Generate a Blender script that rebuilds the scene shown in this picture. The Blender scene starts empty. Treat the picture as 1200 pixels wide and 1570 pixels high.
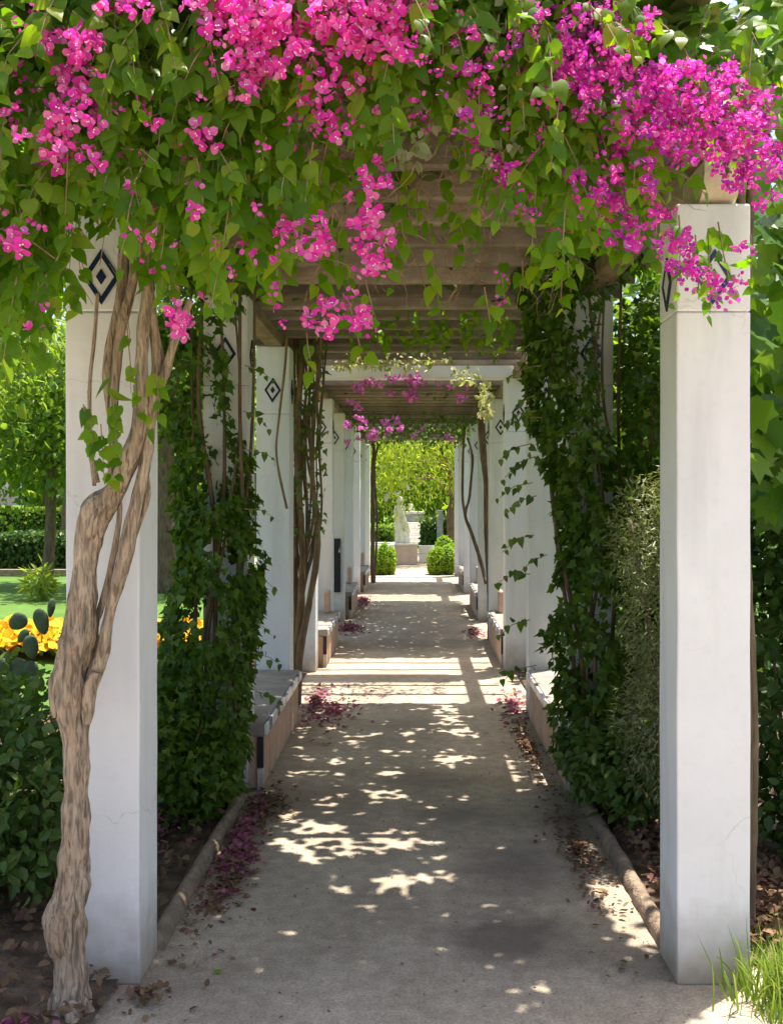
import bpy, bmesh, math, random
import numpy as np
from mathutils import Vector, Matrix, noise

rng = np.random.default_rng(11)
random.seed(11)
sc = bpy.context.scene
COL = sc.collection
H_EYE, F = 1.75, 1600.0          # eye height (m), focal length in photo pixels
VX, VY = 634.0, 764.0            # vanishing point of the walk in the photo

# ------------------------------------------------------------------ camera
cam = bpy.data.cameras.new("camera")
co = bpy.data.objects.new("camera", cam); COL.objects.link(co); sc.camera = co
co.location = (0, 0, H_EYE); co.rotation_euler = (math.pi / 2, 0, 0)
cam.sensor_fit = 'VERTICAL'; cam.sensor_height = 36.0; cam.sensor_width = 36.0
cam.lens = 36.0 * F / 1570
cam.shift_x = -(VX - 600) / 1570; cam.shift_y = -(785 - VY) / 1570
cam.clip_start = 0.05; cam.clip_end = 600

# ------------------------------------------------------------------ light
SUN = Vector((0.17, 0.15, 1.0)).normalized()     # towards the sun
world = bpy.data.worlds.new("World"); sc.world = world; world.use_nodes = True
wn = world.node_tree.nodes; wl = world.node_tree.links
sky = wn.new('ShaderNodeTexSky'); sky.sky_type = 'NISHITA'; sky.sun_disc = False
sky.sun_elevation = math.asin(SUN.z); sky.sun_rotation = math.atan2(SUN.x, SUN.y)
sky.air_density = 0.8; sky.dust_density = 3.0; sky.ozone_density = 0.6
bg = wn['Background']; bg.inputs['Strength'].default_value = 0.15
wl.new(sky.outputs[0], bg.inputs[0])
sl = bpy.data.lights.new("sun", 'SUN'); sl.energy = 5.0; sl.angle = math.radians(0.53)
sl.color = (1.0, 0.95, 0.86)
so = bpy.data.objects.new("sun", sl); COL.objects.link(so)
so.location = (3, 3, 20); so.rotation_euler = SUN.to_track_quat('Z', 'Y').to_euler()
sc.view_settings.view_transform = 'Standard'; sc.view_settings.look = 'None'
sc.view_settings.gamma = 1.0; sc.view_settings.use_curve_mapping = False
sc.view_settings.exposure = 1.2
sc.cycles.max_bounces = 10; sc.cycles.diffuse_bounces = 5; sc.cycles.transmission_bounces = 6
sc.cycles.glossy_bounces = 2

# ------------------------------------------------------------------ helpers
def PX(px, py, Y):
    """a point seen at photo pixel (px,py), Y metres ahead"""
    return Vector(((px - VX) / F * Y, Y, H_EYE - (py - VY) / F * Y))
def ground_at(px, py, z=0.0):
    Y = F * (H_EYE - z) / (py - VY)
    return Vector(((px - VX) / F * Y, Y, z))

def tag(o, label=None, cat=None, group=None, kind=None):
    if label: o['label'] = label
    if cat: o['category'] = cat
    if group: o['group'] = group
    if kind: o['kind'] = kind
    return o
def empty(name, loc, label, cat, group=None):
    o = bpy.data.objects.new(name, None); COL.objects.link(o)
    o.location = loc; o.empty_display_size = 0.1
    return tag(o, label, cat, group)
def wloc(o):
    v = Vector((0, 0, 0))
    while o is not None:
        v += o.location; o = o.parent
    return v
def link(name, me, parent=None, loc=None, mat=None):
    """object with mesh me whose vertices are in world space (or local when loc is given)"""
    o = bpy.data.objects.new(name, me); COL.objects.link(o)
    if mat is not None and not me.materials: me.materials.append(mat)
    if parent is not None:
        o.parent = parent
        o.location = (Vector(loc) if loc is not None else Vector((0, 0, 0))) - wloc(parent)
    elif loc is not None:
        o.location = loc
    return o
def put(name, me, parent, M):
    """object with shared mesh placed by world matrix M under an unrotated parent"""
    o = bpy.data.objects.new(name, me); COL.objects.link(o)
    if parent is not None:
        o.parent = parent
        M = Matrix.Translation(-wloc(parent)) @ M
    o.matrix_local = M
    return o

class MB:
    def __init__(s): s.v = []; s.f = []
    def add(s, v, f):
        b = len(s.v); s.v += [tuple(p) for p in v]; s.f += [tuple(i + b for i in q) for q in f]
    def box(s, x0, x1, y0, y1, z0, z1):
        s.add([(x0,y0,z0),(x1,y0,z0),(x1,y1,z0),(x0,y1,z0),(x0,y0,z1),(x1,y0,z1),(x1,y1,z1),(x0,y1,z1)],
              [(0,3,2,1),(4,5,6,7),(0,1,5,4),(1,2,6,5),(2,3,7,6),(3,0,4,7)])
    def tube(s, pts, rad, seg=6, gnarl=0.0, seed=0.0, ridge=0.0, cap=True):
        n = len(pts); P = [Vector(p) for p in pts]; rings = []
        ref = Vector((0.31, 0.9, 0.2))
        for i in range(n):
            t = (P[min(i+1, n-1)] - P[max(i-1, 0)])
            if t.length < 1e-9: t = Vector((0,0,1))
            t.normalize()
            a = t.cross(ref)
            if a.length < 1e-3: a = t.cross(Vector((1,0,0)))
            a.normalize(); b = t.cross(a)
            ring = []
            for k in range(seg):
                th = 2*math.pi*k/seg
                d = a*math.cos(th) + b*math.sin(th)
                r = rad[i]
                if gnarl or ridge:
                    q = P[i] + d*r
                    r *= 1 + gnarl*noise.noise(q*9 + Vector((seed,)*3)) + gnarl*.6*noise.noise(q*23 + Vector((seed,)*3)) \
                        + ridge*noise.noise(Vector((math.cos(th)*3.5+seed, math.sin(th)*3.5, P[i].z*1.4+th*0))) \
                        + ridge*.6*noise.noise(Vector((math.cos(th+P[i].z*2)*8+seed, math.sin(th+P[i].z*2)*8, P[i].z*3)))
                ring.append(P[i] + d*r)
            rings.append(ring)
        v = [p for r in rings for p in r]; f = []
        for i in range(n-1):
            for k in range(seg):
                k2 = (k+1) % seg
                f.append((i*seg+k, i*seg+k2, (i+1)*seg+k2, (i+1)*seg+k))
        if cap:
            f.append(tuple(range(seg-1, -1, -1))); f.append(tuple((n-1)*seg+k for k in range(seg)))
        s.add(v, f)
    def mesh(s, name, mat=None, smooth=False):
        me = bpy.data.meshes.new(name); me.from_pydata(s.v, [], s.f)
        if mat is not None: me.materials.append(mat)
        if smooth: me.polygons.foreach_set('use_smooth', [True]*len(me.polygons))
        me.update(); return me
    def build(s, name, mat, parent=None, smooth=False):
        me = s.mesh(name, mat, smooth)
        return link(name, me, parent, loc=(0,0,0) if parent is not None else None)

def spline(pts, step):
    """Catmull-Rom through rows (x,y,z,r); returns points and radii about step apart"""
    A = np.array(pts, float); out = []
    n = len(A)
    for i in range(n-1):
        p0, p1, p2, p3 = A[max(i-1,0)], A[i], A[i+1], A[min(i+2,n-1)]
        m = max(1, int(np.linalg.norm((p2-p1)[:3])/step))
        for k in range(m):
            t = k/m
            out.append(0.5*((2*p1)+(-p0+p2)*t+(2*p0-5*p1+4*p2-p3)*t*t+(-p0+3*p1-3*p2+p3)*t**3))
    out.append(A[-1]); out = np.array(out)
    return [Vector(r[:3]) for r in out], [max(1e-4, r[3]) for r in out]

def bev_box(name, x0, x1, y0, y1, z0, z1, bevel, mat, seg=2, cuts=0, jitter=0.0):
    bm = bmesh.new(); bmesh.ops.create_cube(bm, size=1)
    for v in bm.verts:
        v.co = Vector((x0 if v.co.x < 0 else x1, y0 if v.co.y < 0 else y1, z0 if v.co.z < 0 else z1))
    if bevel: bmesh.ops.bevel(bm, geom=bm.edges[:], offset=bevel, segments=seg, affect='EDGES', profile=.5)
    if cuts:
        L = [e for e in bm.edges if e.calc_length() > .25*max(x1-x0, y1-y0, z1-z0) ]
        bmesh.ops.subdivide_edges(bm, edges=L, cuts=cuts, use_grid_fill=True)
    if jitter:
        for v in bm.verts:
            v.co += noise.noise_vector(v.co*5.0)*jitter
    me = bpy.data.meshes.new(name); bm.to_mesh(me); bm.free()
    if mat: me.materials.append(mat)
    return me

# ------------------------------------------------------------------ materials
def mat(name, col, rough=.7, var=.0, scale=6., col2=None, bump=0., bscale=40., spec=.3, detail=4., stretch=None):
    m = bpy.data.materials.new(name); m.use_nodes = True
    nt = m.node_tree; n = nt.nodes; l = nt.links; b = n['Principled BSDF']
    b.inputs['Roughness'].default_value = rough
    b.inputs['Specular IOR Level'].default_value = spec
    tc = n.new('ShaderNodeTexCoord'); src = tc.outputs['Object']
    if stretch:
        mp = n.new('ShaderNodeMapping'); mp.inputs['Scale'].default_value = stretch
        l.new(src, mp.inputs[0]); src = mp.outputs[0]
    if col2 is None:
        col2 = tuple(c*(1-var) for c in col)
    nz = n.new('ShaderNodeTexNoise'); nz.inputs['Scale'].default_value = scale; nz.inputs['Detail'].default_value = detail
    l.new(src, nz.inputs['Vector'])
    rp = n.new('ShaderNodeValToRGB'); rp.color_ramp.elements[0].position = .35; rp.color_ramp.elements[1].position = .65
    rp.color_ramp.elements[0].color = (*col2, 1); rp.color_ramp.elements[1].color = (*col, 1)
    l.new(nz.outputs['Fac'], rp.inputs[0]); l.new(rp.outputs[0], b.inputs['Base Color'])
    if bump:
        bz = n.new('ShaderNodeTexNoise'); bz.inputs['Scale'].default_value = bscale; bz.inputs['Detail'].default_value = 6
        l.new(src, bz.inputs['Vector'])
        bp = n.new('ShaderNodeBump'); bp.inputs['Strength'].default_value = bump; bp.inputs['Distance'].default_value = .02
        l.new(bz.outputs['Fac'], bp.inputs['Height']); l.new(bp.outputs[0], b.inputs['Normal'])
    m['ramp'] = rp.name
    return m

def leaf_mat(name, cols, trans, tcol_gain=(1.5, 1.5, .7), rough=.42, spec=.35):
    """cols: list of colours picked at random per leaf; trans: share of light let through"""
    m = bpy.data.materials.new(name); m.use_nodes = True
    nt = m.node_tree; n = nt.nodes; l = nt.links; b = n['Principled BSDF']
    b.inputs['Roughness'].default_value = rough; b.inputs['Specular IOR Level'].default_value = spec
    g = n.new('ShaderNodeNewGeometry'); oi = n.new('ShaderNodeObjectInfo')
    ad = n.new('ShaderNodeMath'); ad.operation = 'ADD'
    l.new(g.outputs['Random Per Island'], ad.inputs[0]); l.new(oi.outputs['Random'], ad.inputs[1])
    fr = n.new('ShaderNodeMath'); fr.operation = 'FRACT'; l.new(ad.outputs[0], fr.inputs[0])
    rp = n.new('ShaderNodeValToRGB'); e = rp.color_ramp.elements
    while len(e) < len(cols): e.new(.5)
    for i, c in enumerate(cols):
        e[i].position = i/max(1, len(cols)-1); e[i].color = (*c, 1)
    l.new(fr.outputs[0], rp.inputs[0]); l.new(rp.outputs[0], b.inputs['Base Color'])
    mul = n.new('ShaderNodeMix'); mul.data_type = 'RGBA'; mul.blend_type = 'MULTIPLY'; mul.inputs['Factor'].default_value = 1
    l.new(rp.outputs[0], mul.inputs['A']); mul.inputs['B'].default_value = (*tcol_gain, 1)
    t = n.new('ShaderNodeBsdfTranslucent'); l.new(mul.outputs['Result'], t.inputs['Color'])
    mx = n.new('ShaderNodeMixShader'); mx.inputs[0].default_value = trans
    l.new(b.outputs[0], mx.inputs[1]); l.new(t.outputs[0], mx.inputs[2])
    l.new(mx.outputs[0], n['Material Output'].inputs['Surface'])
    return m

def stain(m, stops):
    """adds blotches to a surface: stops = (x,y,rx,ry,colour,strength) in metres (object space)"""
    nt = m.node_tree; n = nt.nodes; l = nt.links; b = n['Principled BSDF']
    cur = b.inputs['Base Color'].links[0].from_socket
    tc = n.new('ShaderNodeTexCoord'); wob = n.new('ShaderNodeTexNoise'); wob.inputs['Scale'].default_value = 5; wob.inputs['Detail'].default_value = 5
    l.new(tc.outputs['Object'], wob.inputs['Vector'])
    for (x, y, rx, ry, c, s) in stops:
        mp = n.new('ShaderNodeMapping'); mp.inputs['Location'].default_value = (-x/rx, -y/ry, 0)
        mp.inputs['Scale'].default_value = (1/rx, 1/ry, 0)
        l.new(tc.outputs['Object'], mp.inputs[0])
        ln = n.new('ShaderNodeVectorMath'); ln.operation = 'LENGTH'; l.new(mp.outputs[0], ln.inputs[0])
        a = n.new('ShaderNodeMath'); a.operation = 'MULTIPLY_ADD'; a.inputs[1].default_value = 1.3
        l.new(wob.outputs['Fac'], a.inputs[0]); l.new(ln.outputs['Value'], a.inputs[2])
        mr = n.new('ShaderNodeMapRange'); mr.inputs['From Min'].default_value = 1.75; mr.inputs['From Max'].default_value = .95
        mr.inputs['To Min'].default_value = 0; mr.inputs['To Max'].default_value = s
        l.new(a.outputs[0], mr.inputs['Value'])
        mx = n.new('ShaderNodeMix'); mx.data_type = 'RGBA'
        l.new(mr.outputs[0], mx.inputs['Factor']); l.new(cur, mx.inputs['A']); mx.inputs['B'].default_value = (*c, 1)
        cur = mx.outputs['Result']
    l.new(cur, b.inputs['Base Color'])

def base_dirt(m, z0, z1, col, strength=.6):
    """splashed soil on the foot of a wall"""
    nt = m.node_tree; n = nt.nodes; l = nt.links; b = n['Principled BSDF']
    cur = b.inputs['Base Color'].links[0].from_socket
    g = n.new('ShaderNodeNewGeometry'); sp = n.new('ShaderNodeSeparateXYZ'); l.new(g.outputs['Position'], sp.inputs[0])
    nz = n.new('ShaderNodeTexNoise'); nz.inputs['Scale'].default_value = 11; nz.inputs['Detail'].default_value = 6; l.new(g.outputs['Position'], nz.inputs['Vector'])
    a = n.new('ShaderNodeMath'); a.operation = 'MULTIPLY_ADD'; a.inputs[1].default_value = .28
    l.new(nz.outputs['Fac'], a.inputs[0]); l.new(sp.outputs['Z'], a.inputs[2])
    mr = n.new('ShaderNodeMapRange'); mr.inputs['From Min'].default_value = z1+.14; mr.inputs['From Max'].default_value = z0+.14
    mr.inputs['To Min'].default_value = 0; mr.inputs['To Max'].default_value = strength
    l.new(a.outputs[0], mr.inputs['Value'])
    mx = n.new('ShaderNodeMix'); mx.data_type = 'RGBA'; l.new(mr.outputs[0], mx.inputs['Factor']); l.new(cur, mx.inputs['A'])
    mx.inputs['B'].default_value = (*col, 1); l.new(mx.outputs['Result'], b.inputs['Base Color'])

def furrow(m):
    """dark cracks along the grain of old bark"""
    nt = m.node_tree; n = nt.nodes; l = nt.links; b = n['Principled BSDF']
    cur = b.inputs['Base Color'].links[0].from_socket
    tc = n.new('ShaderNodeTexCoord'); mp = n.new('ShaderNodeMapping'); mp.inputs['Scale'].default_value = (42, 42, 4.5)
    wob = n.new('ShaderNodeTexNoise'); wob.inputs['Scale'].default_value = 9; wob.inputs['Detail'].default_value = 4
    l.new(tc.outputs['Object'], wob.inputs['Vector'])
    ad = n.new('ShaderNodeMix'); ad.data_type = 'RGBA'; ad.blend_type = 'LINEAR_LIGHT'; ad.inputs['Factor'].default_value = .05
    l.new(tc.outputs['Object'], ad.inputs['A']); l.new(wob.outputs['Color'], ad.inputs['B']); l.new(ad.outputs['Result'], mp.inputs[0])
    vo = n.new('ShaderNodeTexVoronoi'); vo.feature = 'DISTANCE_TO_EDGE'; vo.inputs['Scale'].default_value = 1; l.new(mp.outputs[0], vo.inputs['Vector'])
    mr = n.new('ShaderNodeMapRange'); mr.inputs['From Min'].default_value = 0; mr.inputs['From Max'].default_value = .11; mr.inputs['To Min'].default_value = .45; l.new(vo.outputs['Distance'], mr.inputs['Value'])
    mx = n.new('ShaderNodeMix'); mx.data_type = 'RGBA'; mx.inputs['A'].default_value = (.10,.065,.04,1); l.new(mr.outputs[0], mx.inputs['Factor']); l.new(cur, mx.inputs['B'])
    l.new(mx.outputs['Result'], b.inputs['Base Color'])
    old = b.inputs['Normal'].links[0].from_socket
    bp = n.new('ShaderNodeBump'); bp.inputs['Strength'].default_value = .9; bp.inputs['Distance'].default_value = .012
    l.new(mr.outputs[0], bp.inputs['Height']); l.new(old, bp.inputs['Normal']); l.new(bp.outputs[0], b.inputs['Normal'])

def fibre(m):
    """long grey-brown fibres and dark splits down the grain"""
    nt = m.node_tree; n = nt.nodes; l = nt.links; b = n['Principled BSDF']
    cur = b.inputs['Base Color'].links[0].from_socket; old = b.inputs['Normal'].links[0].from_socket
    tc = n.new('ShaderNodeTexCoord'); mp = n.new('ShaderNodeMapping'); mp.inputs['Scale'].default_value = (1, 1, .16)
    l.new(tc.outputs['Object'], mp.inputs[0])
    nz = n.new('ShaderNodeTexNoise'); nz.inputs['Scale'].default_value = 75; nz.inputs['Detail'].default_value = 7; nz.inputs['Distortion'].default_value = .6
    l.new(mp.outputs[0], nz.inputs['Vector'])
    mr = n.new('ShaderNodeMapRange'); mr.inputs['From Min'].default_value = .36; mr.inputs['From Max'].default_value = .58; mr.inputs['To Min'].default_value = .42; mr.inputs['To Max'].default_value = 1.08
    l.new(nz.outputs['Fac'], mr.inputs['Value'])
    mx = n.new('ShaderNodeMix'); mx.data_type = 'RGBA'; mx.blend_type = 'MULTIPLY'; mx.inputs['Factor'].default_value = 1
    l.new(cur, mx.inputs['A']); l.new(mr.outputs[0], mx.inputs['B']); l.new(mx.outputs['Result'], b.inputs['Base Color'])
    bp = n.new('ShaderNodeBump'); bp.inputs['Strength'].default_value = 1.0; bp.inputs['Distance'].default_value = .012
    l.new(nz.outputs['Fac'], bp.inputs['Height']); l.new(old, bp.inputs['Normal']); l.new(bp.outputs[0], b.inputs['Normal'])

def grit(m, scale, lo, hi, stretch=(1,1,1), a=.4, c=.6):
    """fine speckle multiplied into the colour"""
    nt = m.node_tree; n = nt.nodes; l = nt.links; b = n['Principled BSDF']
    cur = b.inputs['Base Color'].links[0].from_socket
    g = n.new('ShaderNodeNewGeometry'); mp = n.new('ShaderNodeMapping'); mp.inputs['Scale'].default_value = stretch; l.new(g.outputs['Position'], mp.inputs[0])
    nz = n.new('ShaderNodeTexNoise'); nz.inputs['Scale'].default_value = scale; nz.inputs['Detail'].default_value = 5; l.new(mp.outputs[0], nz.inputs['Vector'])
    mr = n.new('ShaderNodeMapRange'); mr.inputs['From Min'].default_value = a; mr.inputs['From Max'].default_value = c; mr.inputs['To Min'].default_value = lo; mr.inputs['To Max'].default_value = hi
    l.new(nz.outputs['Fac'], mr.inputs['Value'])
    mx = n.new('ShaderNodeMix'); mx.data_type = 'RGBA'; mx.blend_type = 'MULTIPLY'; mx.inputs['Factor'].default_value = 1
    l.new(cur, mx.inputs['A']); l.new(mr.outputs[0], mx.inputs['B']); l.new(mx.outputs['Result'], b.inputs['Base Color'])

def cracks(m):
    """a few hairline cracks in render"""
    nt = m.node_tree; n = nt.nodes; l = nt.links; b = n['Principled BSDF']
    cur = b.inputs['Base Color'].links[0].from_socket
    g = n.new('ShaderNodeNewGeometry'); wob = n.new('ShaderNodeTexNoise'); wob.inputs['Scale'].default_value = 4; wob.inputs['Detail'].default_value = 6
    l.new(g.outputs['Position'], wob.inputs['Vector'])
    ad = n.new('ShaderNodeMix'); ad.data_type = 'RGBA'; ad.blend_type = 'ADD'; ad.inputs['Factor'].default_value = .35
    l.new(g.outputs['Position'], ad.inputs['A']); l.new(wob.outputs['Color'], ad.inputs['B'])
    vo = n.new('ShaderNodeTexVoronoi'); vo.feature = 'DISTANCE_TO_EDGE'; vo.inputs['Scale'].default_value = 1.5; l.new(ad.outputs['Result'], vo.inputs['Vector'])
    lt = n.new('ShaderNodeMapRange'); lt.inputs['From Min'].default_value = 0; lt.inputs['From Max'].default_value = .005; lt.inputs['To Min'].default_value = .5; lt.inputs['To Max'].default_value = 0
    l.new(vo.outputs['Distance'], lt.inputs['Value'])
    pn = n.new('ShaderNodeTexNoise'); pn.inputs['Scale'].default_value = 1.7; l.new(g.outputs['Position'], pn.inputs['Vector'])
    pr = n.new('ShaderNodeMapRange'); pr.inputs['From Min'].default_value = .5; pr.inputs['From Max'].default_value = .62; l.new(pn.outputs['Fac'], pr.inputs['Value'])
    mu = n.new('ShaderNodeMath'); mu.operation = 'MULTIPLY'; l.new(lt.outputs[0], mu.inputs[0]); l.new(pr.outputs[0], mu.inputs[1])
    mx = n.new('ShaderNodeMix'); mx.data_type = 'RGBA'; l.new(mu.outputs[0], mx.inputs['Factor']); l.new(cur, mx.inputs['A']); mx.inputs['B'].default_value = (.33,.30,.27,1)
    l.new(mx.outputs['Result'], b.inputs['Base Color'])

def tone(m, lo=.6, hi=1.15):
    """each board its own tone"""
    nt = m.node_tree; n = nt.nodes; l = nt.links; b = n['Principled BSDF']
    cur = b.inputs['Base Color'].links[0].from_socket; oi = n.new('ShaderNodeObjectInfo')
    mr = n.new('ShaderNodeMapRange'); mr.inputs['To Min'].default_value = lo; mr.inputs['To Max'].default_value = hi; l.new(oi.outputs['Random'], mr.inputs['Value'])
    mx = n.new('ShaderNodeMix'); mx.data_type = 'RGBA'; mx.blend_type = 'MULTIPLY'; mx.inputs['Factor'].default_value = 1
    l.new(cur, mx.inputs['A']); l.new(mr.outputs[0], mx.inputs['B']); l.new(mx.outputs['Result'], b.inputs['Base Color'])

M = {}
M['white'] = mat('white_paint', (.82,.81,.80), .75, 0, 2.5, (.76,.75,.74), bump=.12, bscale=30, spec=.2)
grit(M['white'], 7, .86, 1.0, (1,1,.12), .3, .5); grit(M['white'], 26, .97, 1.0, (1,1,1), .32, .45)
base_dirt(M['white'], 0.0, .34, (.34,.27,.19), .9)
cracks(M['white'])
M['white2'] = mat('white_beam_paint', (.80,.80,.80), .7, 0, 3, (.70,.70,.69), bump=.1)
M['cream'] = mat('cream_stone', (.62,.52,.40), .8, 0, 9, (.50,.41,.31), bump=.3, bscale=50)
M['navy'] = mat('navy_glaze', (.018,.028,.075), .25, .3, 12, spec=.5)
M['navy_lt'] = mat('blue_glaze', (.12,.14,.30), .25, .3, 12, spec=.5)
M['glaze'] = mat('white_glaze', (.78,.76,.72), .3, 0, 14, (.62,.60,.58), spec=.5)
M['wood'] = mat('weathered_wood', (.37,.30,.23), .85, 0, 5, (.245,.19,.14), bump=.5, bscale=14, stretch=(1.2,2.5,2.5))
tone(M['wood'], .5, 1.15)
M['wood2'] = mat('weathered_beam', (.33,.245,.17), .85, 0, 5, (.20,.14,.09), bump=.5, bscale=14, stretch=(2.5,1.2,2.5))
M['stucco'] = mat('pink_stucco', (.60,.40,.28), .9, 0, 7, (.50,.33,.23), bump=.35, bscale=70)
base_dirt(M['stucco'], 0, .08, (.36,.29,.21), .6)
M['seat'] = mat('grey_seat_stone', (.34,.29,.25), .8, 0, 6, (.25,.21,.18), bump=.3, bscale=60)
M['black'] = mat('black_board', (.03,.03,.034), .5, .3, 9)
M['kerb'] = mat('rough_kerb', (.33,.245,.17), .95, 0, 14, (.20,.145,.10), bump=.9, bscale=45)
M['bark'] = mat('pale_bark', (.50,.385,.275), .9, 0, 7, (.36,.26,.175), bump=1.0, bscale=16, stretch=(2.2,2.2,.55), detail=8)
fibre(M['bark'])
M['bark2'] = mat('brown_bark', (.20,.14,.085), .9, 0, 12, (.11,.075,.045), bump=.8, bscale=22, stretch=(2,2,.5))
M['twig'] = mat('dry_twig', (.34,.23,.14), .9, 0, 20, (.19,.12,.07))
M['sand'] = mat('sandy_path', (.53,.435,.325), .95, 0, 1.9, (.41,.33,.245), bump=.5, bscale=120, spec=.1, detail=8)
grit(M['sand'], 90, .80, 1.06); grit(M['sand'], 14, .88, 1.05)
M['soil'] = mat('dark_soil', (.17,.12,.085), .95, 0, 9, (.075,.052,.036), bump=1.0, bscale=45, spec=.1)
M['lawn'] = mat('lawn', (.105,.19,.04), .9, 0, 1.2, (.075,.14,.028), bump=.6, bscale=60, spec=.1, detail=8)
M['stone'] = mat('white_stone', (.82,.77,.70), .85, 0, 5, (.66,.60,.52), bump=.5, bscale=22)
M['plinth'] = mat('pink_plinth', (.60,.45,.36), .9, 0, 6, (.52,.38,.30), bump=.2)
M['grey'] = mat('grey_stone', (.36,.36,.35), .85, 0, 8, (.24,.24,.24), bump=.5, bscale=30)
M['water'] = mat('pale_water', (.30,.42,.44), .12, .2, 6, spec=.5)
M['l_boug'] = leaf_mat('bougainvillea_leaf', [(.075,.17,.006),(.12,.235,.007),(.165,.295,.009),(.09,.19,.008),(.19,.31,.012),(.26,.33,.02)], .54, (1.8,1.9,.5), .42, .28)
M['l_roof'] = leaf_mat('roof_leaf', [(.05,.11,.012),(.075,.14,.014),(.09,.15,.02),(.10,.085,.035)], .14)
M['l_ivy'] = leaf_mat('ivy_leaf', [(.045,.105,.010),(.07,.15,.012),(.11,.20,.016),(.035,.085,.012),(.15,.22,.03)], .38, (1.8,1.7,.7))
M['l_fine'] = leaf_mat('grey_green_leaf', [(.20,.23,.10),(.25,.27,.13),(.14,.17,.07)], .3)
M['l_shrub'] = leaf_mat('shrub_leaf', [(.06,.13,.02),(.09,.17,.03),(.15,.20,.05),(.06,.13,.03)], .32, (1.8,1.7,.7))
M['l_fig'] = leaf_mat('broad_leaf', [(.06,.15,.02),(.10,.20,.02),(.17,.27,.02),(.05,.12,.03)], .5, (1.9,1.8,.6))
M['l_tree'] = leaf_mat('tree_leaf', [(.09,.17,.022),(.14,.23,.03),(.19,.27,.035),(.075,.145,.02)], .55, (1.9,1.8,.8))
M['l_treelt'] = leaf_mat('light_tree_leaf', [(.15,.22,.03),(.20,.27,.045),(.28,.34,.055),(.14,.21,.03)], .62, (2.1,1.95,.8))
M['l_dark'] = leaf_mat('dark_tree_leaf', [(.03,.075,.012),(.05,.105,.016),(.075,.13,.02)], .3)
M['l_lime'] = leaf_mat('lime_leaf', [(.19,.33,.02),(.25,.38,.03),(.15,.27,.02)], .45, (1.8,1.7,.8))
M['l_pale_sunlit'] = leaf_mat('pale_and_sunlit_leaf', [(.30,.32,.16),(.42,.40,.26),(.22,.27,.10),(.45,.38,.34)], .45)  # colour of the pale sprigs; also painted sunlight on the cross beam foliage
M['grass'] = leaf_mat('grass_blade', [(.13,.24,.03),(.20,.30,.04),(.27,.33,.07)], .35)
M['pink'] = leaf_mat('hot_pink_bract', [(.80,.03,.42),(.90,.08,.50),(.66,.02,.35),(.93,.22,.58),(.84,.05,.42),(.82,.30,.50)], .45, (1.1,1.2,1.15), .55, .15)
M['mag'] = leaf_mat('magenta_bract', [(.56,.02,.40),(.74,.04,.46),(.86,.08,.40),(.44,.02,.42),(.82,.20,.52)], .45, (1.1,1.2,1.15), .55, .15)
M['purp'] = leaf_mat('purple_bract', [(.50,.08,.42),(.62,.13,.48),(.72,.24,.56),(.42,.06,.34)], .40, (1.1,1.0,1.1), .55, .15)
M['yellow'] = leaf_mat('yellow_petal', [(.75,.42,.01),(.85,.52,.02),(.65,.33,.01)], .25, (1.1,1.0,.8), .6, .15)
M['petal'] = leaf_mat('dry_petal', [(.34,.06,.15),(.24,.08,.10),(.44,.14,.25),(.26,.15,.10),(.20,.10,.06)], .2, (1,1,1), .7, .1)
M['litter'] = leaf_mat('dry_leaf', [(.20,.12,.06),(.14,.08,.045),(.26,.17,.09),(.17,.07,.06)], .15, (1,1,1), .8, .1)
M['cactus'] = mat('cactus_pad', (.075,.11,.055), .6, 0, 12, (.05,.08,.04), bump=.3)

# ------------------------------------------------------------------ leaves in bulk
def tpl_heart():
    mid = [(0,0,-.02),(0,.26,.015),(0,.54,.0),(0,.80,-.05),(0,1.06,-.16)]
    sd = [(.20,-.09,-.05),(.345,.06,-.03),(.385,.28,.0),(.285,.56,-.04),(.13,.82,-.085)]
    v = mid + [(-x,y,z) for x,y,z in sd] + sd
    L = [(0,1,6,5),(1,7,6),(1,2,8,7),(2,3,9,8),(3,4,9)]
    R = [(0,10,11,1),(1,11,12),(1,12,13,2),(2,13,14,3),(3,14,4)]
    return np.array(v), L+R
def tpl_leaf():
    v = [(0,0,0),(-.30,.28,.08),(-.24,.66,.05),(0,1,-.08),(.24,.66,.05),(.30,.28,.08)]
    return np.array(v), [(0,3,2,1),(0,5,4,3)]
def tpl_ivy():
    v = [(0,0,0),(-.34,-.10,.04),(-.46,.30,.08),(-.22,.45,.02),(0,1,-.10),(.22,.45,.02),(.46,.30,.08),(.34,-.10,.04)]
    return np.array(v), [(0,4,3,2,1),(0,7,6,5,4)]
def tpl_thin():
    v = [(0,0,0),(-.11,.45,.03),(0,1,-.06),(.11,.45,.03)]
    return np.array(v), [(0,2,1),(0,3,2)]
def tpl_petal():
    v = [(0,0,0),(-.34,.40,.07),(-.26,.80,.02),(0,1,-.10),(.28,.78,.04),(.33,.38,-.02)]
    return np.array(v), [(0,3,2,1),(0,5,4,3)]
def tpl_maple():
    pts = [(0,0),(-.20,-.08),(-.34,.10),(-.52,.18),(-.36,.36),(-.44,.64),(-.20,.60),(0,1),(.20,.60),(.44,.64),(.36,.36),(.52,.18),(.34,.10),(.20,-.08)]
    v = [(x, y, .10*abs(x)-.10*y*y) for x, y in pts]
    v.append((0,.35,-.01))
    f = [(14,i,(i+1)) for i in range(13)]
    f = [(14,b,a) for (_,a,b) in f] + [(14,0,13)]
    return np.array(v), f
T = dict(heart=tpl_heart(), leaf=tpl_leaf(), ivy=tpl_ivy(), thin=tpl_thin(), petal=tpl_petal(), maple=tpl_maple())

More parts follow.
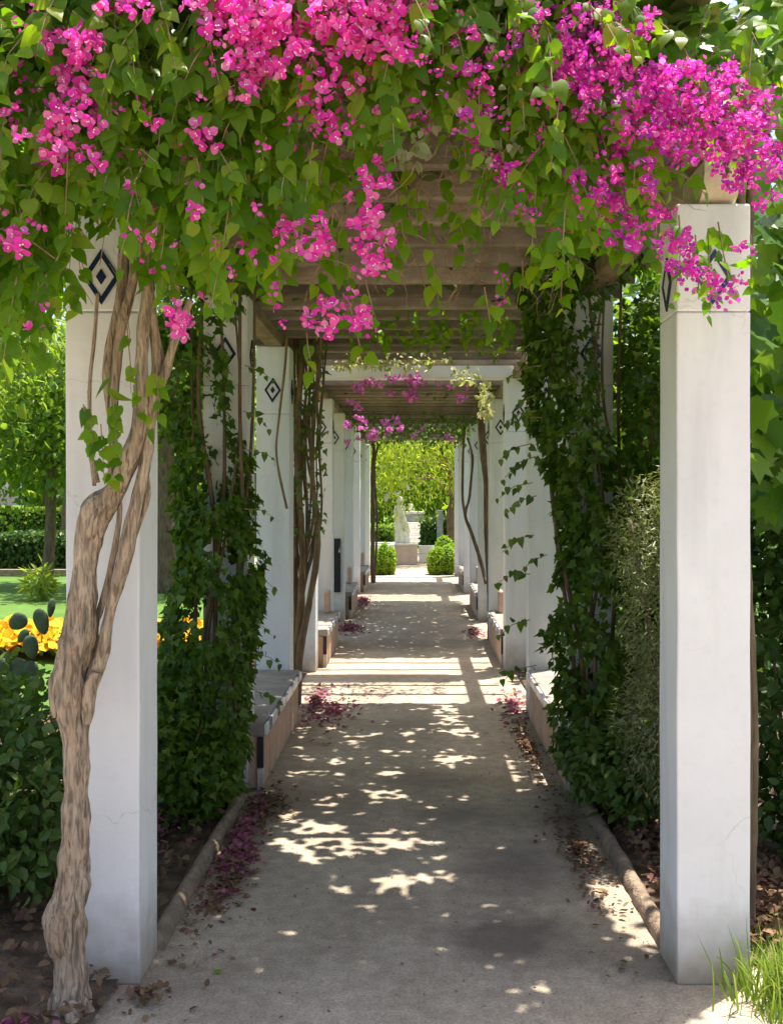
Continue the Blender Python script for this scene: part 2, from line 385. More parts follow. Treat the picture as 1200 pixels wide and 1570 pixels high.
def nrm(a): return a/np.maximum(np.linalg.norm(a, axis=-1, keepdims=True), 1e-9)
def frames(d, nn):
    y = nrm(d); z = nrm(nn - (nn*y).sum(-1, keepdims=True)*y); x = np.cross(y, z)
    return x, y, z
def bulk(name, tpl, pos, d, nn, size, material, parent=None, widen=1.0):
    """one mesh of many leaves (world coordinates)"""
    V, Fc = T[tpl]; n = len(pos)
    if n == 0: return None
    x, y, z = frames(d, nn); s = np.asarray(size)[:, None, None]
    W = pos[:, None, :] + s*(x[:, None, :]*(V[None, :, 0:1]*widen) + y[:, None, :]*V[None, :, 1:2] + z[:, None, :]*V[None, :, 2:3])
    off = np.array(wloc(parent)) if parent is not None else np.zeros(3)
    W = (W - off).reshape(-1, 3).astype(np.float32)
    loops = np.concatenate([np.array(f) for f in Fc]); tot = np.array([len(f) for f in Fc])
    nl = len(loops); nv = len(V)
    L = (loops[None, :] + (np.arange(n)*nv)[:, None]).ravel().astype(np.int32)
    st = np.concatenate([[0], np.cumsum(tot)[:-1]])
    S = (st[None, :] + (np.arange(n)*nl)[:, None]).ravel().astype(np.int32)
    me = bpy.data.meshes.new(name)
    me.vertices.add(n*nv); me.loops.add(len(L)); me.polygons.add(len(S))
    me.vertices.foreach_set('co', W.ravel()); me.loops.foreach_set('vertex_index', L)
    me.polygons.foreach_set('loop_start', S)
    me.update(calc_edges=True); me.validate()
    if tpl == 'heart': me.polygons.foreach_set('use_smooth', [True]*len(me.polygons))
    me.materials.append(material)
    o = bpy.data.objects.new(name, me); COL.objects.link(o)
    if parent is not None: o.parent = parent
    return o
_leaf_me = {}
def leaf_mesh(tpl, material, widen=1.0):
    k = (tpl, material.name, round(widen, 2))
    if k not in _leaf_me:
        V, Fc = T[tpl]; me = bpy.data.meshes.new('leaf')
        me.from_pydata([(a*widen, b, c) for a, b, c in V], [], Fc); me.materials.append(material); _leaf_me[k] = me
        if tpl == 'heart': me.polygons.foreach_set('use_smooth', [True]*len(me.polygons))
    return _leaf_me[k]
def singles(name, me, pos, d, nn, size, parent):
    x, y, z = frames(d, nn); p0 = np.array(wloc(parent)); out = []
    for i in range(len(pos)):
        o = bpy.data.objects.new(name, me); COL.objects.link(o); o.parent = parent
        s = size[i]
        o.matrix_local = Matrix(((x[i,0]*s, y[i,0]*s, z[i,0]*s, pos[i,0]-p0[0]), (x[i,1]*s, y[i,1]*s, z[i,1]*s, pos[i,1]-p0[1]),
                                 (x[i,2]*s, y[i,2]*s, z[i,2]*s, pos[i,2]-p0[2]), (0,0,0,1)))
        out.append(o)
    return out
def foliage(parent, tpl, pos, d, nn, size, material, nmax=300, score=None, name='leaf', mass='foliage', widen=1.0):
    """the nmax leaves that show largest as parts, the rest as one part"""
    pos, d, nn, size = map(np.asarray, (pos, d, nn, size)); n = len(pos)
    if score is None:
        px = VX + pos[:,0]/pos[:,1]*F; py = VY + (H_EYE - pos[:,2])/pos[:,1]*F
        inside = (px > -10) & (px < 1210) & (py > -10) & (py < 1580)
        score = np.where(inside, size/pos[:,1], -1)
    idx = np.argsort(-score, kind='stable')
    a, b = idx[:nmax], idx[nmax:]
    if nmax:
        singles(name, leaf_mesh(tpl, material, widen), pos[a], d[a], nn[a], size[a], parent)
    if len(b):
        o = bulk(mass, tpl, pos[b], d[b], nn[b], size[b], material, parent, widen); o['kind'] = 'stuff'
def rand_dirs(n): return nrm(rng.normal(size=(n, 3)))

def sprays(starts, length, lean, step, size, droop=1.0, jitter=.5, swing=.35):
    """shoots that leave each start along lean and bend down, with leaves in two ranks;
    returns leaf arrays and the shoot polylines"""
    P, D, N, S, stems = [], [], [], [], []
    for i, p in enumerate(starts):
        p = np.array(p, float); L = length[i]; v = nrm(np.array(lean[i], float)[None])[0]
        n = max(2, int(L/step)); line = [p.copy()]
        for k in range(n):
            v = nrm((v + np.array((0, 0, -.16*droop)) + rng.normal(size=3)*.10*swing*2)[None])[0]
            p = p + v*step; line.append(p.copy())
            side = np.cross(v, (0, 1, 0)); side = side/max(1e-6, np.linalg.norm(side))
            sgn = 1 if k % 2 else -1
            dd = side*sgn*rng.uniform(.3, 1.0) + v*rng.uniform(.0, .5) + np.array((0, rng.uniform(-.5, .2), -.75*droop)) + rng.normal(size=3)*.25
            P.append(p + rng.normal(size=3)*.008); D.append(dd)
            N.append(np.array((0, -1.0, .55)) + rng.normal(size=3)*jitter)
            S.append(size*rng.uniform(.6, 1.25)*(1 if k < n-2 else .7))
        stems.append(line)
    return np.array(P), np.array(D), np.array(N), np.array(S), stems
def stem_mesh(name, stems, r, material, parent, seg=4):
    mb = MB()
    for ln in stems:
        q = ln[::3] + [ln[-1]] if len(ln) > 4 else ln
        if len(q) < 2: continue
        mb.tube(q, np.linspace(r, r*.35, len(q)), seg, cap=False)
    o = mb.build(name, material, parent); o['kind'] = 'stuff'; return o

# ------------------------------------------------------------------ flowers
def bloom_mesh(material, k):
    """a head of three bougainvillea flowers: each three papery bracts about a small white tube"""
    r = np.random.default_rng(100+k); mb = MB(); V, Fc = T['petal']
    for j in range(3):
        c = np.array((math.cos(2.1*j+k), r.uniform(-.2,.2), math.sin(2.1*j+k)))*.36
        ax = nrm((c*.9 + np.array((0,-.9,0)) + r.normal(size=3)*.35)[None])[0]
        u = nrm(np.cross(ax, (0.3,.2,1))[None])[0]; w = np.cross(ax, u)
        for b in range(3):
            th = 2.094*b + r.uniform(-.3,.3); rad = u*math.cos(th)+w*math.sin(th)
            d = rad*.85 + ax*.55; nn = ax - rad*.6
            x, y, z = frames(d[None], nn[None]); s = r.uniform(.50,.64)
            mb.add([c + s*(x[0]*p[0]*1.35 + y[0]*p[1] + z[0]*p[2]) for p in V], Fc)
        for t_ in range(2):
            a_ = u*math.cos(t_*2+j)+w*math.sin(t_*2+j); b_ = np.cross(ax, a_); cc = c + ax*.26 + a_*.09
            mb.add([cc+a_*.06, cc+b_*.06, cc-a_*.06, cc-b_*.06], [(0,1,2,3)])
    me = mb.mesh('flower', material); me.materials.append(M['glaze'])
    for p_ in me.polygons:
        if len(p_.vertices) == 4 and p_.area < .012: p_.material_index = 1
    return me
BL = {k: [bloom_mesh(M[k], i) for i in range(5)] for k in ('pink', 'mag', 'purp')}
def blooms(kind, pts, size, parent, nmax=300):
    pts = np.asarray(pts); n = len(pts)
    order = np.argsort(-(size/pts[:,1]), kind='stable')
    pp = np.array(wloc(parent))
    for q in order[:nmax]:
        Mx = Matrix.Translation(Vector(pts[q]-pp)) @ Matrix.Rotation(rng.uniform(0,6.3), 4, 'Y') @ Matrix.Rotation(rng.normal()*.5, 4, 'X') @ Matrix.Rotation(rng.normal()*.5, 4, 'Z') @ Matrix.Scale(size[q], 4)
        o = bpy.data.objects.new('flower', random.choice(BL[kind])); COL.objects.link(o); o.parent = parent; o.matrix_local = Mx
    rest = order[nmax:]
    if len(rest):
        c = np.repeat(pts[rest], 6, 0) + rng.normal(size=(len(rest)*6,3))*np.repeat(size[rest],6)[:,None]*.33
        d = rand_dirs(len(c)); nn = rand_dirs(len(c)) + np.array((0,-1,.3))
        o = bulk('blossom', 'petal', c, d, nn, np.repeat(size[rest],6)*.55, M[kind], parent, 1.3); o['kind'] = 'stuff'

# ================================================================== SETTING
def sheet(name, x0, x1, y0, y1, z, material, nx=2, ny=2, wav=0.0):
    mb = MB(); v = []; f = []
    for j in range(ny+1):
        for i in range(nx+1):
            x = x0+(x1-x0)*i/nx; y = y0+(y1-y0)*j/ny
            v.append((x, y, z + (wav*noise.noise(Vector((x*1.7, y*1.7, 3.1))) if wav else 0)))
    for j in range(ny):
        for i in range(nx):
            a = j*(nx+1)+i; f.append((a, a+1, a+nx+2, a+nx+1))
    mb.add(v, f); o = mb.build(name, material, smooth=True); o['kind'] = 'structure'; return o
sheet('lawn', -150, 150, -40, 260, -.012, M['lawn'])
path = sheet('path', -1.55, 1.5, -14, 22.6, 0.0, M['sand'], 20, 160, .004)
sheet('bounce_plaza', -9, 9, -14, 3.0, -.006, M['sand'])  # unseen sand spread wide behind the camera to bounce warm light upward
sheet('garden_walk', -1.25, 1.6, 22.6, 34, -.002, M['sand'])
sheet('cross_walk', -14, 12, 27.8, 30.5, -.006, M['sand'])
stain(M['sand'], [(.37,4.15,.38,.34,(.13,.105,.085),.75), (.50,4.9,.34,.5,(.17,.14,.115),.6), (.05,6.5,.35,.30,(.19,.16,.13),.6), (.20,5.75,.28,.2,(.20,.165,.13),.55),
                 (-.05,8.1,.28,.35,(.22,.18,.14),.5), (-.1,12.6,.9,.9,(.24,.19,.15),.6), (.4,13.6,.6,.6,(.22,.17,.14),.5), (-.75,6.1,.5,.4,(.28,.21,.14),.5), (.86,5.4,.2,1.2,(.22,.16,.11),.6), (-.86,5.2,.16,1.0,(.22,.16,.11),.6)])
soilL = sheet('planting_bed', -3.0, -1.06, 2.9, 24, .02, M['soil'], 16, 80, .03)
soilR = sheet('planting_bed', 1.02, 3.2, 3.9, 24, .02, M['soil'], 16, 80, .03)

# ================================================================== PERGOLA
PH = 2.96
perg = empty('pergola', (0, 3.75, 0), 'long white pillared garden pergola with diamond tiles and slatted timber roof over the sandy path', 'pergola')
PW, PD = .265, .27
def pillar_mesh(w, d, h):
    bm = bmesh.new(); bmesh.ops.create_cube(bm, size=1)
    for v in bm.verts: v.co = Vector((v.co.x*w, (v.co.y+.5)*d, (v.co.z+.5)*h))
    bmesh.ops.bevel(bm, geom=bm.edges[:], offset=.007, segments=2, affect='EDGES', profile=.5)
    L = [e for e in bm.edges if e.calc_length() > 1]
    bmesh.ops.subdivide_edges(bm, edges=L, cuts=24)
    for v in bm.verts:
        q = noise.noise_vector(v.co*3.1 + Vector((w*50, h, 0)))*.0035; v.co.x += q.x; v.co.y += q.y
    me = bpy.data.meshes.new('pillar'); bm.to_mesh(me); bm.free(); me.materials.append(M['white']); return me
pm = pillar_mesh(PW, PD, 2.60-.18); pm_top = None
def top_mesh(w, d, h):
    me = bev_box('top_block', -w/2, w/2, 0, d, 0, h, .008, M['white']); return me
SH = 2.42                                    # joint between shaft and top block
top_std = top_mesh(PW, PD, PH-SH-.002); 
def diamond(rx, ry, t, ring=None):
    """a flat diamond facing -Y, t thick; ring = inner scale of a hole"""
    mb = MB(); o = [(rx,0),(0,ry),(-rx,0),(0,-ry)]
    if ring is None:
        mb.add([(x,0,z) for x,z in o] + [(x,-t,z) for x,z in o], [(4,5,6,7)] + [(i,(i+1)%4,4+(i+1)%4,4+i) for i in range(4)])
    else:
        i_ = [(x*ring, z*ring) for x, z in o]
        v = [(x,0,z) for x,z in o]+[(x,-t,z) for x,z in o]+[(x,-t,z) for x,z in i_]+[(x,0,z) for x,z in i_]
        f = []
        for i in range(4):
            j = (i+1)%4; f += [(i,j,4+j,4+i),(4+i,4+j,8+j,8+i),(8+i,8+j,12+j,12+i)]
        mb.add(v, f)
    return mb
me_face = diamond(.060,.092,.004).mesh('tile_face', M['glaze'])
me_ring = diamond(.066,.100,.007,.70).mesh('tile_border', M['navy'])
me_core = diamond(.019,.029,.008).mesh('tile_centre', M['navy'])
pairs = [3.75, 6.2, 8.3, 10.5, 12.65, 14.8, 16.95, 19.1, 21.25, 23.4]
for side in (-1, 1):
    for y in pairs:
        inner = -.985 if side < 0 else .92
        h = PH
        if y < 4: inner = -.985 if side < 0 else .945
        cx = inner + side*PW/2
        p = put('pillar', pm, perg, Matrix.Translation((cx, y, 0)))
        if side > 0 and y < 4: tm = top_mesh(PW, PD, 2.81-SH-.002)
        else: tm = top_std
        put('top_block', tm, p, Matrix.Translation((cx, y, SH+.002)))
        zt = 2.545 if y < 4 else 2.61
        jit = rng.normal()*.025
        for me, dy in ((me_face, 0), (me_ring, 0), (me_core, 0)):
            put(me.name.split('.')[0], me, p, Matrix.Translation((cx-.002, y-.001, zt)) @ Matrix.Rotation(jit, 4, 'Y'))
            if y < 13:
                R = Matrix.Rotation(-side*math.pi/2, 4, 'Z')
                if not (me is me_core and y < 4):
                    put(me.name.split('.')[0], me, p, Matrix.Translation((inner-side*.001, y+PD/2, zt)) @ R)
# long beams on the pillars
LBX = (-1.11, 1.06)
ys = [3.72, 6.33, 10.49, 14.93, 19.23, 23.39]
for bx in LBX:
    for a, b in zip(ys[:-1], ys[1:]):
        me = bev_box('beam', -.065, .065, a+.004, b-.004, 2.962, 3.05, .006, M['wood2'])
        put('beam', me, perg, Matrix.Translation((bx, 0, 0)))
# stone corbel under the beam end on the near right pillar
mb = MB(); prof = [(3.70,2.95),(3.70,2.90),(3.715,2.86),(3.745,2.83),(3.79,2.816),(4.0,2.814),(4.0,2.95)]
n_ = len(prof); v = [(1.03,a,b) for a,b in prof]+[(1.16,a,b) for a,b in prof]
mb.add(v, [tuple(range(n_)), tuple(range(2*n_-1,n_-1,-1))]+[(i,n_+i,n_+(i+1)%n_,(i+1)%n_) for i in range(n_)])
mb.build('corbel', M['cream'], perg)
# roof slats
def slat_mesh(k):
    L0, L1 = -1.36, 1.34
    mb = MB(); n = 14; v = []; f = []
    for i in range(n+1):
        x = L0+(L1-L0)*i/n
        for (a, b) in ((-.024,.012),(-.013,0),(.024,0),(.024,.14),(-.024,.14)):
            w = noise.noise(Vector((x*1.3, k*7.7, 0)))*.010
            v.append((x, a+w, b+noise.noise(Vector((x*.8, k*3.3, 5)))*.006))
    for i in range(n):
        for q in range(5):
            q2 = (q+1)%5; f.append((i*5+q, (i+1)*5+q, (i+1)*5+q2, i*5+q2))
    f += [(0,1,2,3,4), (n*5+4,n*5+3,n*5+2,n*5+1,n*5)]
    mb.add(v, f); return mb.mesh('slat', M['wood'])
SLM = [slat_mesh(k) for k in range(4)]
y = 3.69; k = 0
while y < 22.5:
    if not (10.3 < y < 10.9):
        put('slat', SLM[k % 4], perg, Matrix.Translation((rng.normal()*.02, y, 3.054)) @ Matrix.Rotation(rng.normal()*.006, 4, 'Z'))
    y += .44 + rng.normal()*.012; k += 1
# white cross beam with cornice at the second bay, timber beam at the far end
put('cross_beam', bev_box('cross_beam', -1.16, 1.0, 10.50, 10.76, 2.965, 3.15, .006, M['white2']), perg, Matrix())
put('cornice', bev_box('cornice', -1.20, .99, 10.44, 10.82, 3.154, 3.235, .006, M['white2']), perg, Matrix())
put('cornice', bev_box('cornice', -1.24, .90, 10.40, 10.86, 3.239, 3.33, .006, M['white2']), perg, Matrix())
put('end_beam', bev_box('end_beam', -1.3, 1.3, 23.45, 23.6, 3.054, 3.26, .006, M['wood']), perg, Matrix())

# ================================================================== BENCHES
def tile_edge_mesh(material): return bev_box('edge_tile', -.017, 0, -.062, .062, 0, .062, .003, material, 1)
ET = [tile_edge_mesh(M['glaze']), tile_edge_mesh(M['navy']), tile_edge_mesh(M['navy_lt'])]
spans = [(6.50, 8.25), (10.80, 12.60), (15.10, 16.90), (19.40, 21.20)]
where = [('left', 'nearest stone bench on the left, half behind the ivy column'), ('right', 'nearest stone bench on the right, mostly behind the leafy column')]
labs = {(-1,0): 'nearest left stucco bench by the ivy column, blue and white tiles along its edge',
        (1,0): 'nearest right stucco bench, half hidden by the leafy column',
        (-1,1): 'left stucco bench just past the bundle of bare vine stems and sunlit patch',
        (1,1): 'right stucco bench just past the sunlit patch of path',
        (-1,2): 'third stucco bench along the left of the path, beyond the black board',
        (1,2): 'third stucco bench along the right of the path, below the dark slanting stem',
        (-1,3): 'farthest left stucco bench, by the thin dark trunk at the pergola end',
        (1,3): 'farthest right stucco bench at the pergola end before the clipped shrub'}
for side in (-1, 1):
    for i, (a, b) in enumerate(spans):
        if i == 0: a = 6.25
        fx = -.895 if side < 0 else .90
        r = empty('bench', (fx+side*.2, (a+b)/2, 0), labs[(side, i)], 'bench', 'stucco benches along the pergola')
        o_, bk = fx + side*.022, fx + side*.40
        if i == 0: lo = a
        X = sorted((o_, bk))
        # body starts behind the standing pillar foot only where they would meet
        link('body', bev_box('body', X[0], X[1], a+.03, b-.03, 0.0, .318, .004, M['stucco']), r, loc=(0,0,0))
        Xs = sorted((fx+side*.002, bk+side*.015))
        link('seat', bev_box('seat', Xs[0], Xs[1], a, b, .324, .395, .008, M['seat']), r, loc=(0,0,0))
        n = 7; w = (b-a-.10)/n
        for q in range(n):
            y0 = a+.05+q*w
            pr = fx + side*rng.uniform(.006, .013); X2 = sorted((pr, o_-side*.0005))
            link('panel', bev_box('panel', X2[0], X2[1], y0+.006, y0+w-.006, .012, .312, .003, M['stucco'], 1), r, loc=(0,0,0))
        nt = int((b-a)/.13)
        for q in range(nt):
            y0 = a+.065+q*.13
            R = Matrix.Identity(4) if side > 0 else Matrix.Rotation(math.pi, 4, 'Z')
            put('edge_tile', ET[[0,1,0,2][(q*7+q//3) % 4]], r, Matrix.Translation((fx+side*.0, y0, .329)) @ R)
        Xp = sorted((fx+side*.004, fx+side*.042))
        link('end_post', bev_box('end_post', Xp[0], Xp[1], a-.004, a+.024, 0, .13, .003, M['white'], 1), r, loc=(0,0,0))
        link('end_strip', bev_box('end_strip', Xp[0], Xp[1], a+.0, a+.022, .134, .318, .003, M['black'], 1), r, loc=(0,0,0))
        Xb = sorted((fx+side*.30, fx+side*.36))
        if i > 0:
            link('backrest', bev_box('backrest', fx+side*.13-.03, fx+side*.13+.03, b-.34, b-.08, .399, .66, .02, M['stucco']), r, loc=(0,0,0))

# black board with a small white mark by the left wall of pillars
bd = empty('notice_board', (-1.09, 14.79, .8), 'black upright board with a small white mark fixed to a grey left pillar', 'board')
link('panel', bev_box('panel', -1.17, -1.035, 14.765, 14.797, .42, 1.18, .004, M['black']), bd, loc=(0,0,0))
mb = MB(); mb.add([(-1.065,14.762,.985),(-1.040,14.762,.985),(-1.045,14.762,1.07),(-1.053,14.762,1.03)], [(0,1,2,3)]); mb.build('white_mark', M['glaze'], bd)

# kerbs
def kerb(name, x, y0, y1, label, seed):
    mb = MB(); n = 60; seg = 10; rings = []
    for i in range(n+1):
        y = y0+(y1-y0)*i/n; ring = []
        cx = x + .012*noise.noise(Vector((y*1.2, seed, 0)))
        for k in range(seg):
            th = math.pi*k/(seg-1)
            r = .036*(1+.22*noise.noise(Vector((y*9, th*2, seed)))+.12*noise.noise(Vector((y*25, th*5, seed))))
            ring.append((cx+math.cos(th)*r, y, -.02+.085*max(0, math.sin(th))**.6*(1+.12*noise.noise(Vector((y*7, seed, th))))))
        rings.append(ring)
    v = [p for r in rings for p in r]
    f = [(i*seg+k, (i+1)*seg+k, (i+1)*seg+k+1, i*seg+k+1) for i in range(n) for k in range(seg-1)]
    f += [tuple(range(seg)), tuple(n*seg+k for k in range(seg-1,-1,-1))]
    mb.add(v, f); o = mb.build(name, M['kerb'], smooth=True)
    return tag(o, label, 'kerb', 'rough kerbs edging the beds')
kerb('kerb', -1.0, 4.03, 6.22, 'rough rounded earthen kerb between the near left pillar and the ivy column', 1.0)
kerb('kerb', .985, 4.03, 6.22, 'rough rounded earthen kerb running back from the near right pillar', 5.0)

# ================================================================== GROUND LITTER
def scatter(name, tpl, n, gen, material, size, label=None, cat=None, flat=.35):
    pos = np.array([gen() for _ in range(n)])
    d = rand_dirs(n); d[:,2] *= flat; nn = np.tile((0,0,1.0),(n,1)) + rng.normal(size=(n,3))*flat
    o = bulk(name, tpl, pos, d, nn, size*rng.uniform(.6,1.3,n), material); o['kind'] = 'stuff'
    if label: tag(o, label, cat)
    return o
def blob(cx, cy, rx, ry, z=.012, h=.0):
    def g():
        a = rng.uniform(0, 6.28); r = abs(rng.normal())*.55
        return (cx+rx*r*math.cos(a), cy+ry*r*math.sin(a), z+rng.uniform(0, h)*max(0, 1-r))
    return g
def mix(gs, w=None):
    w = np.array(w if w else [1]*len(gs), float); w /= w.sum()
    return lambda: gs[rng.choice(len(gs), p=w)]()
scatter('fallen_petals', 'petal', 700, mix([blob(-.88,5.3,.07,.75,.012,.05), blob(-.82,5.0,.16,.7)], [3,1]), M['petal'], .034)
scatter('fallen_petals', 'petal', 520, mix([blob(-.83,8.9,.10,.9,.012,.06), blob(-.66,8.6,.34,1.0,.012,.02)], [1,1]), M['petal'], .042)
scatter('fallen_petals', 'petal', 260, mix([blob(.84,8.8,.16,.7,.012,.03), blob(.78,13.4,.14,.4,.012,.08)]), M['petal'], .05)
scatter('fallen_petals', 'petal', 700, mix([blob(-.86,13.9,.22,.5,.012,.07), blob(-.86,17.6,.16,.9,.012,.05)]), M['petal'], .05)
scatter('dry_leaves', 'leaf', 1500, mix([blob(.82,5.2,.14,1.2), blob(-.85,4.7,.12,.7), blob(-.85,5.9,.2,.5), blob(.80,7.4,.1,1.1)]), M['litter'], .032)
scatter('dry_leaves', 'leaf', 3200, lambda: (rng.uniform(1.05,1.7), rng.uniform(4.0,6.6), .04+rng.uniform(0,.04)), M['litter'], .045, flat=.6)
scatter('dry_leaves', 'leaf', 1100, lambda: (rng.uniform(-2.0,-1.06), rng.uniform(3.2,6.6), .04+rng.uniform(0,.04)), M['litter'], .045, flat=.6)
scatter('fallen_petals', 'petal', 260, mix([blob(-1.35,3.35,.15,.12,.04,.03), blob(1.3,5.2,.2,.4,.05,.1), blob(-1.3,5.3,.2,.3,.05,.15)]), M['petal'], .04)
scatter('dry_leaves', 'leaf', 160, lambda: (rng.uniform(-.85,.85), 3.4+rng.uniform(0,1)**1.6*9, .008), M['litter'], .016)
scatter('dry_leaves', 'leaf', 130, mix([blob(-.93,3.62,.14,.10,.012,.05), blob(-1.16,3.55,.06,.05,.02,.08)]), M['litter'], .035)
scatter('pebbles', 'leaf', 1500, lambda: (rng.uniform(-.95,.95), 3.2+rng.uniform(0,1)**1.5*6, .006), M['kerb'], .009)
scatter('pebbles', 'leaf', 500, lambda: (rng.uniform(-.95,.95), 3.2+rng.uniform(0,1)**1.5*5, .006), M['seat'], .012)
p = ground_at(330, 1490, .012)
gl = bulk('fallen_leaf', 'heart', np.array([p]), np.array([[.5,.6,.05]]), np.array([[0,-.1,1.]]), [.035], M['l_lime'])
tag(gl, 'single green leaf lying on the bare path in front of the near left pillar', 'leaf')

# ================================================================== NEAR LEFT BOUGAINVILLEA
VL = empty('bougainvillea_vine', (-1.16, 3.55, 0), 'hot pink bougainvillea with a gnarled pale trunk climbing the near left pillar', 'vine', 'bougainvilleas over the pergola')
def pix_tube(parent, name, rows, Y, seg=16, gnarl=.16, ridge=.14, step=.02, material=None, seed=0.):
    """rows: photo x, y, radius in px (at depth Y, or a 4th value for depth)"""
    R = []; rows = [(r[0], r[1], r[2]*((.74 if r[1] < 760 else .86) if r[2] > 6 else 1), *r[3:]) for r in rows]
    for r in rows:
        yy = r[3] if len(r) > 3 else Y
        q = PX(r[0], r[1], yy); R.append((q.x, q.y, q.z, r[2]/F*yy))
    pts, rad = spline(R, step); mb = MB()
    mb.tube(pts, rad, seg, gnarl, seed, ridge); return mb.build(name, material or M['bark'], parent, smooth=True)
Y0 = 3.55
pix_tube(VL, 'trunk', [(106,1600,52),(108,1570,42),(110,1535,33),(110,1490,27),(106,1445,31),(104,1405,32),(112,1350,28),(116,1280,23),(117,1200,21),(118,1140,21),(112,1095,26),(108,1055,31),(114,1010,30),(122,960,27),(127,900,20),(133,850,20),(140,810,23),(150,782,24),(172,758,20),(192,725,17),(206,690,16),(214,660,13)], Y0, 30, .25, .28, .012, seed=1)
pix_tube(VL, 'knot', [(92,1475,6),(88,1450,20),(90,1425,22),(96,1395,18),(102,1370,8)], Y0-.03, 16, .25, .12, .012, seed=2)
pix_tube(VL, 'knot', [(86,1100,8),(84,1075,12),(90,1045,18),(100,1010,12)], Y0-.02, 16, .3, .12, .012, seed=3)
pix_tube(VL, 'knot', [(134,1110,6),(136,1085,12),(138,1060,12),(148,1030,9)], Y0-.03, 14, .3, .12, .012, seed=4)
for k, rw in enumerate([[(96,1530,14),(80,1556,11),(62,1572,8),(40,1590,5)],[(124,1530,14),(138,1552,10),(152,1566,7),(168,1580,4)],[(108,1540,16,3.5),(112,1565,13,3.46),(118,1590,9,3.42)]]):
    pix_tube(VL, 'root', rw, Y0-.03, 12, .25, .15, .012, seed=30+k)
pix_tube(VL, 'branch', [(112,1120,8),(128,1085,12),(146,1035,13),(158,1000,12),(166,950,9),(178,905,11),(190,860,13),(202,805,12),(214,755,13),(222,715,13),(228,675,11),(232,630,13),(240,590,15),(243,560,13),(238,515,11),(230,460,10),(226,400,9),(236,330,8)], Y0, 16, .18, .22, .016, seed=5)
pix_tube(VL, 'branch', [(178,752,17),(198,700,18),(212,660,17),(216,610,14),(217,560,13),(220,500,14),(226,450,12),(214,390,11),(206,330,9)], Y0-.02, 16, .15, .16, .016, seed=6)
pix_tube(VL, 'branch', [(148,790,10),(170,745,7),(176,700,7),(172,650,8),(166,590,11),(168,540,11),(180,490,12),(188,440,11),(190,390,12),(200,330,12)], Y0+.04, 14, .15, .16, .016, seed=7)
pix_tube(VL, 'branch', [(168,770,6),(172,700,7),(174,650,8),(176,600,9),(180,550,10),(186,505,10),(200,450,9),(208,400,11),(204,350,10)], Y0+.0, 12, .15, .16, .018, seed=8)
pix_tube(VL, 'branch', [(240,600,12),(254,570,10),(266,530,8),(280,495,7),(292,460,6)], Y0-.02, 10, .12, .1, .02, seed=9)
pix_tube(VL, 'branch', [(248,580,9),(262,540,7),(268,500,6),(272,460,6),(268,420,5)], Y0+.02, 10, .12, .1, .02, seed=10)
pix_tube(VL, 'branch', [(150,740,4),(140,700,4),(133,665,3),(130,640,2)], Y0-.03, 8, .1, 0, .02, seed=11)
pix_tube(VL, 'branch', [(145,745,3),(139,680,3),(138,590,3),(145,520,3),(150,450,2.5)], Y0+.03, 8, .1, 0, .03, seed=12)
pix_tube(VL, 'branch', [(178,740,5),(184,780,4),(178,830,5),(168,880,5),(152,940,6),(130,985,6)], Y0+.05, 8, .1, .1, .03, seed=13)
pix_tube(VL, 'branch', [(222,720,7),(226,760,6),(214,800,5),(200,840,5),(186,885,5)], Y0+.04, 8, .1, .1, .03, seed=14)

# lower edge of the hanging leaves, photo x -> photo y (at about 3.3 m)
EDGE_L = [(-120,560),(0,530),(50,560),(105,560),(125,480),(140,330),(190,330),(215,450),(260,470),(300,450),(350,490),(400,470),(450,440),(500,430),(520,470),(550,380),(585,300),(610,210),(650,200),(690,180)]
EDGE_R = [(590,160),(640,210),(700,230),(730,260),(765,330),(800,310),(850,400),(880,440),(910,360),(950,400),(985,360),(1020,330),(1060,270),(1120,240),(1200,290),(1300,330)]
def edge(E, x): return np.interp(x, [e[0] for e in E], [e[1] for e in E])
def curtain(E, x0, x1, n, ymin, size, y_lo=2.95, y_hi=3.6, thin=None, tail=(.16,.42)):
    st, ln, le = [], [], []
    while len(st) < n:
        x = rng.uniform(x0, x1); L = rng.uniform(*tail)
        e = edge(E, x); y = rng.uniform(ymin, e)
        if thin and rng.random() < thin(x, y): continue
        if noise.noise(Vector((x/75, y/75, 2.2))) < -.32 and rng.random() < .75: continue
        Y = rng.uniform(y_lo, y_hi) if rng.random() < .6 else rng.uniform(y_lo, y_lo+.25)
        tip = y; start = tip - L/Y*F*.8
        p = PX(x, start, Y); st.append(p); ln.append(L)
        le.append((rng.normal()*.35, -.25+rng.normal()*.25, -.5+rng.normal()*.25))
    return sprays(st, ln, le, .031, size)
def thinL(x, y):
    if x > 520 and y > 240: return .55
    return 0.0
P, D, N, S, stems = curtain(EDGE_L, -140, 680, 900, -150, .064, thin=thinL)
# a few loose shoots in front of the pillar and trunk
ex = [(195,500,.25),(160,560,.22),(170,600,.28),(128,620,.22),(155,650,.22),(205,590,.12),(225,620,.12),(190,470,.15),(165,700,.10),(135,600,.18),(240,560,.2),(560,430,.15),(535,465,.2),(590,380,.15),(470,510,.16),(610,300,.2)]
e2 = sprays([PX(a,b,3.42) for a,b,_ in ex], [c for *_,c in ex], [(.2,-.1,-1)]*len(ex), .045, .066)
P = np.concatenate([P,e2[0]]); D = np.concatenate([D,e2[1]]); N = np.concatenate([N,e2[2]]); S = np.concatenate([S,e2[3]]); stems += e2[4]
qx = VX+P[:,0]/P[:,1]*F; qy = VY+(H_EYE-P[:,2])/P[:,1]*F
k = ~((qx > 118) & (qx < 212) & (qy > 350) & (qy < 545) & (rng.random(len(P)) < .74))
P, D, N, S = P[k], D[k], N[k], S[k]
foliage(VL, 'heart', P, D, N, S, M['l_boug'])
